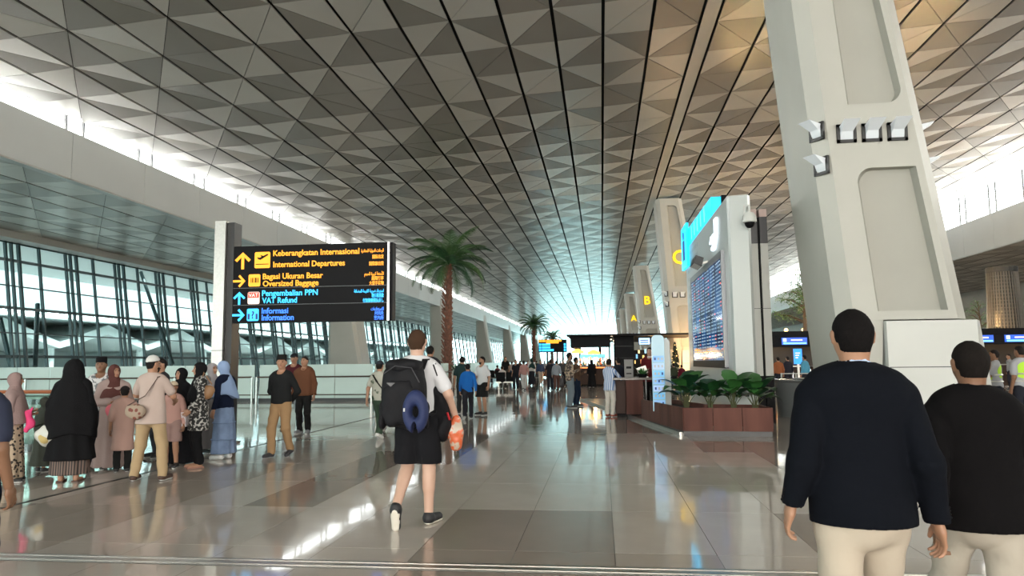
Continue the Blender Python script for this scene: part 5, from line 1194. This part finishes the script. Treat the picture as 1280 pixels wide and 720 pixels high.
pk = empty('pink_pouch', W2(m9, (.0, .3, .95), s9), 'coral pink pouch held between the dusty pink dresses', 'bag'); softbox('pouch_body', mat('pouch_coral', (.70, .14, .18), .7), pk, G(136, 590) + np.array((0, 0, .86)), (.085, .05, .10), .011, 2.0, 1)
m11, J11, s11 = P_(186, 446, 601, 8, 'man in white skullcap, beige shirt and khaki trousers with crossbody bag', top='shirt', topc=(.44, .35, .31), bottom='trousers', botc=(.38, .275, .16), head='skullcap', headc=(.62, .62, .60), hem=.80, sleeve='short', skin='tan', turn=-.6, shoe=(.06, .03, .02), beard=True,
   posekw={'spread': .10, ('elb', -1): (-.28, .12, 1.20), ('wri', -1): (-.22, .34, 1.12), ('elb', 1): (.26, .1, 1.18), ('wri', 1): (.2, .3, 1.1)})
cbg = empty('crossbody_bag', W2(m11, (-.1, -.2, .98), s11), 'small patterned crossbody bag on the back of the man in skullcap', 'bag', rz=0)
cC = W2(m11, (-.13, -.21, .98), s11); softbox('bag_body', ramp_mat('bag_patch', 'voronoi', (.16, .04, .025), (.30, .23, .17), .7, 14, (.3, .4)), cbg, cC, (.13, .05, .095), .010, 2.8, 1)
b = MB(); pts = [cC + Vector((-.12, .02, .08)), W2(m11, (-.02, -.165, 1.2), s11), W2(m11, (.12, -.10, 1.46), s11), W2(m11, (.13, .02, 1.49), s11), W2(m11, (.05, .14, 1.3), s11)]
for a_, c_ in zip(pts[:-1], pts[1:]): b.bar(a_, c_, .03, .008)
b.build('strap', mat('strap_brown', (.06, .025, .015), .6), cbg)
m12, J12, s12 = P_(213, 478, 585, 190, 'small child in cream hat and pink sleeves beside the man in skullcap', top='shirt', topc=(.50, .30, .26), bottom='shorts', botc=(.3, .2, .18), head='cap', headc=(.60, .50, .36), skin='tan')
m13, J13, s13 = P_(223, 461, 580, 160, 'woman in black headscarf and full black robe holding a phone', 'phone', top='robe', topc=(.010, .010, .014), bottom='none', head='hijab', headc=BLACK, cape=1.0, lower=.03)
m14, J14, s14 = P_(246, 454, 584, 130, 'woman in black headscarf and black and white floral tunic', 'bag', top='tunic', topm=flor, hem=.62, bottom='trousers', botc=BLACK, head='hijab', headc=BLACK, cape=1.14, bare_feet=True, shoe=(.28, .14, .10), skin='tan', build=1.06)
hb = empty('tan_handbag', W2(m14, (.2, -.1, 1.0), s14), 'tan leather shoulder bag under the arm of the woman in floral tunic', 'bag'); cH = G(259, 584) + np.array((0, -.1, 1.10)); softbox('bag_body', mat('leather_tan', (.28, .15, .07), .5), hb, cH, (.13, .07, .10), .010, 2.2, 1, rot=Matrix.Rotation(-.5, 4, 'Y'))
b = MB(); b.tube([Vector(cH) + Vector((-.1, 0, .05)), Vector(cH) + Vector((-.06, .03, .3)), Vector(cH) + Vector((.08, .02, .12))], .010, 6); b.build('strap', mat('leather_tan', (.28, .15, .07)), hb)
pbag = empty('paper_bag', G(230, 582), 'white paper carrier bag held in front of the black robed women', 'bag'); cQ = Vector(G(230, 582) + np.array((0, -.25, .70)))
b = MB(); b.box(cQ.x - .17, cQ.x + .15, cQ.y, cQ.y + .1, cQ.z - .1, cQ.z + .11); b.build('bag_body', mat('paper_white', (.62, .58, .60), .7), pbag)
b = MB(); b.tube([cQ + Vector((-.08, .03, .10)), cQ + Vector((-.0, .03, .32)), cQ + Vector((.08, .03, .10))], .007, 6); b.build('handle', mat('paper_white', (.62, .58, .60)), pbag)
m15, J15, s15 = P_(279, 452, 574, 75, 'woman in pale blue headscarf and tiered denim skirt with white shoes', 'phone', top='shirt', topc=(.010, .012, .03), bottom='skirt', botm=denim_tiers, head='hijab', headc=(.26, .36, .56), cape=1.12, shoe=(.68, .68, .66), lower=.11, nod=.35, skin='tan')
for z in (.66, .36):
    b = MB(); n = 28; r_ = .165 + .08 * ((1 - z) / .89) ** .8 + .012
    b.tube([((r_) * math.cos(2 * math.pi * k / n) * s15, r_ * .80 * math.sin(2 * math.pi * k / n) * s15, z * s15) for k in range(n + 1)], .010, 5, cap=False); b.build('tier_seam', denim_tiers, m15, local=True, smooth=True)
m15b = P_(262, 455, 566, 250, 'woman in grey headscarf half hidden behind the pale blue headscarf', top='robe', topc=(.16, .15, .15), bottom='none', head='hijab', headc=(.30, .28, .29), cape=1.1)
m15c = P_(197, 449, 572, 150, 'bearded man partly hidden behind the man in skullcap', top='shirt', topc=(.03, .03, .035), head='hair', beard=True)
# ---------------------------------------------------------------- walkers in the middle distance
P_(350, 446, 571, 176, 'man in black long-sleeved top and tan chinos walking with hands behind his back', 'behind', topc=(.014, .015, .016), botc=(.30, .19, .10), head='songkok', headc=(.012, .012, .012), sole=(.25, .25, .25), shoe=(.03, .03, .035), hem=.92, turn=.3)
P_(379, 446, 542, 182, 'man in rust brown jacket over maroon shirt and black trousers', 'stand', top='jacket', topc=(.13, .055, .030), botc=(.012, .012, .014), hem=.86, sole=(.65, .65, .63), shoe=(.25, .25, .26), turn=-.2)
P_(366, 443, 534, 185, 'man in maroon top and dark cap just behind the rust brown jacket', 'walk', topc=(.07, .015, .02), botc=(.30, .33, .36), head='cap', headc=(.02, .02, .025))
sht = ramp_mat('tee_print', 'noise', (.40, .40, .34), (.10, .13, .09), .8, 7, (.60, .64))
mg, Jg, sg = P_(474, 452, 548, -6, 'traveller in printed pale tee, green trousers and dark cap', 'walk2', topm=sht, botc=(.045, .075, .05), head='cap', headc=(.03, .035, .045), sleeve='short', shoe=(.6, .6, .58), hem=.86, skin='tan')
sb_ = empty('crossbody_strap', W2(mg, (0, -.2, 1.2), sg), 'black sling bag worn across the printed pale tee', 'bag'); b = MB(); pts = [W2(mg, p, sg) for p in ((-.13, .02, 1.475), (-.11, -.11, 1.44), (.0, -.145, 1.28), (.13, -.13, 1.12), (.17, .0, 1.05))]
for a_, c_ in zip(pts[:-1], pts[1:]): b.bar(a_, c_, .05, .012)
b.build('strap', M_black, sb_); softbox('pouch', M_black, sb_, W2(mg, (.13, .16, 1.08), sg), (.1, .05, .07), .014)
P_(489, 456, 533, -10, 'person in black clothes beside the printed pale tee', 'walk', topc=BLACK, botc=BLACK)
P_(538, 433, 532, -5, 'dark-haired person directly ahead of the backpack traveller', 'walk', topc=(.03, .03, .035), botc=(.03, .03, .03))
P_(585, 455, 524, 10, 'boy in bright blue hoodie and dark trousers', 'walk', topc=(.015, .12, .40), botc=(.02, .02, .025), hem=.86)
mwt, Jw, sw = P_(603, 446, 519, 150, 'bearded man in white tee and black shorts with a shoulder strap', 'phone', topc=(.60, .60, .60), bottom='shorts', botc=(.012, .012, .013), sleeve='short', shoe=(.02, .02, .02), beard=True, turn=-.5)
P_(578, 446, 517, 10, 'man in dark green tee behind the boy in blue hoodie', topc=(.02, .04, .04), botc=(.03, .03, .03), sleeve='short')
P_(713, 441, 510, -70, 'bearded man in plaid shirt and grey trousers standing in the middle of the hall', 'phone', topm=plaid, botc=(.16, .19, .21), beard=True, hem=.85, skin='brown')
P_(721, 447, 508, -60, 'person in brown top and dark jeans beside the plaid shirt man', 'phone', topc=(.10, .055, .035), botc=(.012, .02, .04))
P_(763, 449, 521, -35, 'visitor in blue striped shirt and white trousers leaning to the service desk', 'reach', topm=strip, botc=(.55, .52, .46), shoe=(.35, .08, .05), hem=.80)
P_(740, 450, 484, 20, 'woman in long black robe near the cafe bar', top='robe', topc=BLACK, bottom='none', head='hijab', headc=BLACK, cape=1.0, lower=.03)
g_ = onY(812, 436, 22.4); person((g_[0], 22.4, .05), 1.84, math.radians(160), 'staff member in maroon jacket behind the service desk', 'stand', 'jacket', (.10, .012, .015), 'trousers', (.01, .01, .01), collar=(.6, .6, .6), res=.02, skin='light')
g_ = onY(777, 455, 22.6); person((g_[0] - .1, 22.6, .05), 1.55, math.radians(30), 'person in dark clothes in shade beside the desk pedestal', 'stand', topc=(.02, .022, .03), botc=(.012, .014, .02), res=.02)
# ---------------------------------------------------------------- far crowd
pal = [(.02, .02, .025), (.30, .12, .12), (.45, .40, .36), (.05, .08, .16), (.02, .05, .05), (.55, .55, .54), (.10, .05, .04), (.25, .27, .30), (.40, .22, .20), (.06, .06, .06)]
pn = ['black', 'dusty red', 'beige', 'navy', 'dark teal', 'white', 'dark brown', 'grey', 'pink', 'charcoal']
crowd = [(645, 450, 487, 0), (655, 451, 488, 8), (665, 448, 482, 5), (676, 450, 481, 3), (688, 450, 488, 0), (696, 451, 489, 7), (704, 449, 482, 9), (640, 452, 476, 2), (650, 451, 474, 6), (660, 451, 473, 1), (671, 451, 472, 4), (681, 451, 472, 5), (692, 451, 473, 3), (701, 451, 471, 6), (709, 451, 474, 2), (636, 452, 472, 7), (730, 451, 473, 9), (748, 451, 472, 5), (756, 451, 473, 1), (628, 452, 470, 3), (686, 452, 468, 8), (667, 452, 467, 0), (676, 452, 466, 5), (697, 452, 467, 2)]
placeword = ['at the left edge of the far crowd', 'left in the far crowd', 'left of the sign posts', 'under the distant blue sign', 'right of the sign posts', 'near the plaid shirt man', 'before the cafe bar']
used = {}
for k, (px, yt, yf, ci) in enumerate(crowd):
    zone = 0 if px < 638 else 1 if px < 655 else 2 if px < 672 else 3 if px < 690 else 4 if px < 700 else 5 if px < 725 else 6
    d = 'near' if yf > 480 else 'mid-distance' if yf > 471 else 'very distant'
    back = 'facing away' if k % 3 else 'facing the camera'
    dress = ['trousers', 'trousers', 'skirt'][k % 3] if k not in (4, 5) else 'trousers'; hd_ = 'hijab' if dress == 'skirt' else 'hair'
    lab = '%s %s in %s top %s, %s' % (d, 'woman in headscarf' if hd_ == 'hijab' else 'person', pn[ci], placeword[zone], back)
    used[lab] = used.get(lab, 0) + 1
    if used[lab] > 1: lab += ' again'
    P_(px, yt, yf, (0 if k % 3 else 180) + (k * 37) % 40 - 20, lab, 'walk' if k % 2 else 'stand', topc=pal[ci], bottom=dress, botc=pal[(ci * 3 + k) % 10] if k % 2 else (.02, .02, .03), head=hd_, headc=pal[(k * 7) % 10] if hd_ == 'hijab' else (.012, .010, .009), sleeve='long' if k % 2 else 'short', group='travellers in the far crowd', skin=['tan', 'brown', 'light'][k % 3])
# seated travellers and chairs by the left columns
def seat_bench(px, yf, label, n=3, rz=0):
    g_ = G(px, yf); r = empty('waiting_bench', (g_[0], g_[1], 0), label, 'bench', rz=rz)
    for k in range(n):
        x = (k - (n - 1) / 2) * .58
        b = MB(); b.box(x - .26, x + .26, -.25, .25, .42, .47); b.build('seat', fab, r, local=True); b = MB(); b.hexa([(x - .26, -.25, .45), (x + .26, -.25, .45), (x + .26, -.20, .45), (x - .26, -.20, .45), (x - .26, -.38, .95), (x + .26, -.38, .95), (x + .26, -.33, .95), (x - .26, -.33, .95)]); b.build('backrest', fab, r, local=True)
    b = MB(); b.box(-n * .29, n * .29, -.04, .04, .34, .42); b.build('beam', M_steel, r, local=True)
    for x in (-n * .22, n * .22): b = MB(); b.box(x - .03, x + .03, -.25, .25, 0, .04); b.box(x - .03, x + .03, -.03, .03, 0, .36); b.build('leg', M_steel, r, local=True)
    return r
SIT = {('hip', 1): (.09, 0, .52), ('hip', -1): (-.09, 0, .52)}
def seated(px, yf, rz, label, topc, botc, **k):
    g_ = G(px, yf); kw = {}
    r_, J_, s_ = person((g_[0], g_[1], -.42), 1.72, rz, label, 'folded', topc=topc, botc=botc, res=.03, posekw={('knee', 1): (.12, .44, .93), ('knee', -1): (-.12, .44, .93), ('ank', 1): (.12, .46, .53), ('ank', -1): (-.12, .46, .53), ('toe', 1): (.13, .62, .47), ('toe', -1): (-.13, .62, .47), ('sole', 1): ((0, 0, 1), (0, 0, .43), (.12, .44, .475), (.13, .62, .475)), ('sole', -1): ((0, 0, 1), (0, 0, .43), (-.12, .44, .475), (-.13, .62, .475))}, hem=.86, **k)
    return r_
seat_bench(633, 486, 'black backed waiting bench left of the far crowd, nearest', 2, math.pi * .0); seated(628, 486, 0, 'person in pale top seated on the nearest waiting bench', (.5, .45, .42), (.05, .05, .05))
seat_bench(617, 479, 'waiting bench behind the white tee man', 3, -.4); seated(609, 479, -.4, 'person in rose top seated behind the white tee man', (.30, .15, .14), (.05, .05, .06)); seated(622, 478, -.4, 'person in dark red top seated behind the white tee man', (.16, .03, .04), (.03, .03, .03))
P_(632, 446, 480, 175, 'man in black tee standing behind the nearest waiting bench', topc=(.015, .015, .017), sleeve='short', botc=(.05, .05, .05))
seat_bench(608, 474, 'farthest waiting bench by the left balustrade', 3, -.4); seated(606, 474, -.4, 'person in grey top seated on the farthest waiting bench', (.25, .25, .25), (.05, .05, .06))
# cafe customers, check-in people, hi-vis workers
for (px, yt, yf, H, lab, c) in ((842, 450, 482, 1.35, 'seated cafe customer in dark olive top right of the totem', (.04, .05, .03)), (852, 453, 482, 1.28, 'seated cafe customer in maroon top right of the totem', (.10, .01, .02))):
    g_ = onY(px, 460, 40); person((g_[0], 40), H, math.radians(10), lab, topc=c, botc=(.02, .02, .02), res=.03)
HV = (.45, .85, .05)
for (px, yt, dist, deg, lab) in ((1243, 448, 17, 60, 'worker in lime hi-vis vest standing behind the shorter blazer wearer'), (1275, 440, 16, 20, 'worker in lime hi-vis vest with bands at the right picture edge')):
    g_ = onY(px, 450, dist); r_, J_, s_ = person((g_[0], dist), 1.66 if px < 1260 else 1.72, math.radians(deg), lab, 'reach' if px < 1260 else 'stand', topc=(.35, .36, .38), botc=(.02, .02, .03), sleeve='short', res=.018, skin='brown')
    V, Q = Cloth([cap_((0, 0, .98), (0, 0, 1.10), .178, .168, (1, .68, 1)), cap_((0, 0, 1.10), (0, 0, 1.33), .168, .19, (1, .64, 1)), cap_((-.10, -.005, 1.40), (.10, -.005, 1.40), .086, .086, (1, 1, 1), .05)], [lambda X, Y, Z: .93 - Z, lambda X, Y, Z: np.abs(X) - .165], subs=[cap_((0, .05, 1.50), (0, 0, 1.60), .08, .09)]).mesh(.018)
    o = bpy.data.objects.new('safety_vest', np_mesh('safety_vest', V * s_, Q, mat('hivis_lime', (.42, .72, .04), .7))); COL.objects.link(o); o.parent = r_
    for z in (1.05, 1.2): b = MB(); n = 20; b.tube([(.195 * .93 * math.cos(2 * math.pi * k / n) * s_, .135 * math.sin(2 * math.pi * k / n) * s_, z * s_) for k in range(n + 1)], .018, 4, cap=False); b.build('reflective_band', mat('band_silver', (.6, .6, .55), .3, metal=.4), r_, local=True)
for k, (px, d, c, lab) in enumerate(((973, 36, (.35, .12, .05), 'traveller in orange brown top at the check-in counters left of the indoor tree'), (985, 37, (.03, .03, .04), 'traveller in black top at the check-in counters below the indoor tree'), (1006, 33, (.10, .35, .5), 'traveller in pale blue top beside the blue display stand'), (1028, 38, (.05, .03, .02), 'traveller in dark top left of the big column'), (1262, 37, (.3, .3, .3), 'traveller in grey top between the two hi-vis workers'))):
    g_ = onY(px, 460, d); person((g_[0], d), 1.62 + .03 * (k % 3), math.radians(20 * k), lab, topc=c, botc=(.03, .03, .04), res=.03)
# orange trousered luggage: suitcases in the crowd
for (px, yf, c, lab) in ((700, 486, (.02, .02, .025), 'black suitcase beside the crowd under the distant sign'), (692, 487, (.16, .18, .20), 'grey suitcase beside the crowd under the distant sign'), (748, 481, (.5, .5, .5), 'pale suitcase standing by the cafe bar')):
    g_ = G(px, yf); r = empty('suitcase', (g_[0], g_[1], 0), lab, 'suitcase'); x, y = g_[0], g_[1]; mm = mat('case_%02x' % int(c[0] * 255), c, .35)
    softbox('shell', mm, r, (x, y, .42), (.23, .14, .34), .03, 5, 0, 0)
    b = MB(); b.tube([(x - .1, y + .1, .7), (x - .1, y + .1, 1.0), (x + .1, y + .1, 1.0), (x + .1, y + .1, .7)], .012, 6); b.build('handle', M_chrome, r)
    for dx in (-.17, .17):
        for dy in (-.09, .09): b = MB(); b.tube([(x + dx - .012, y + dy, .035), (x + dx + .012, y + dy, .035)], .035, 8); b.build('wheel', M_black, r)
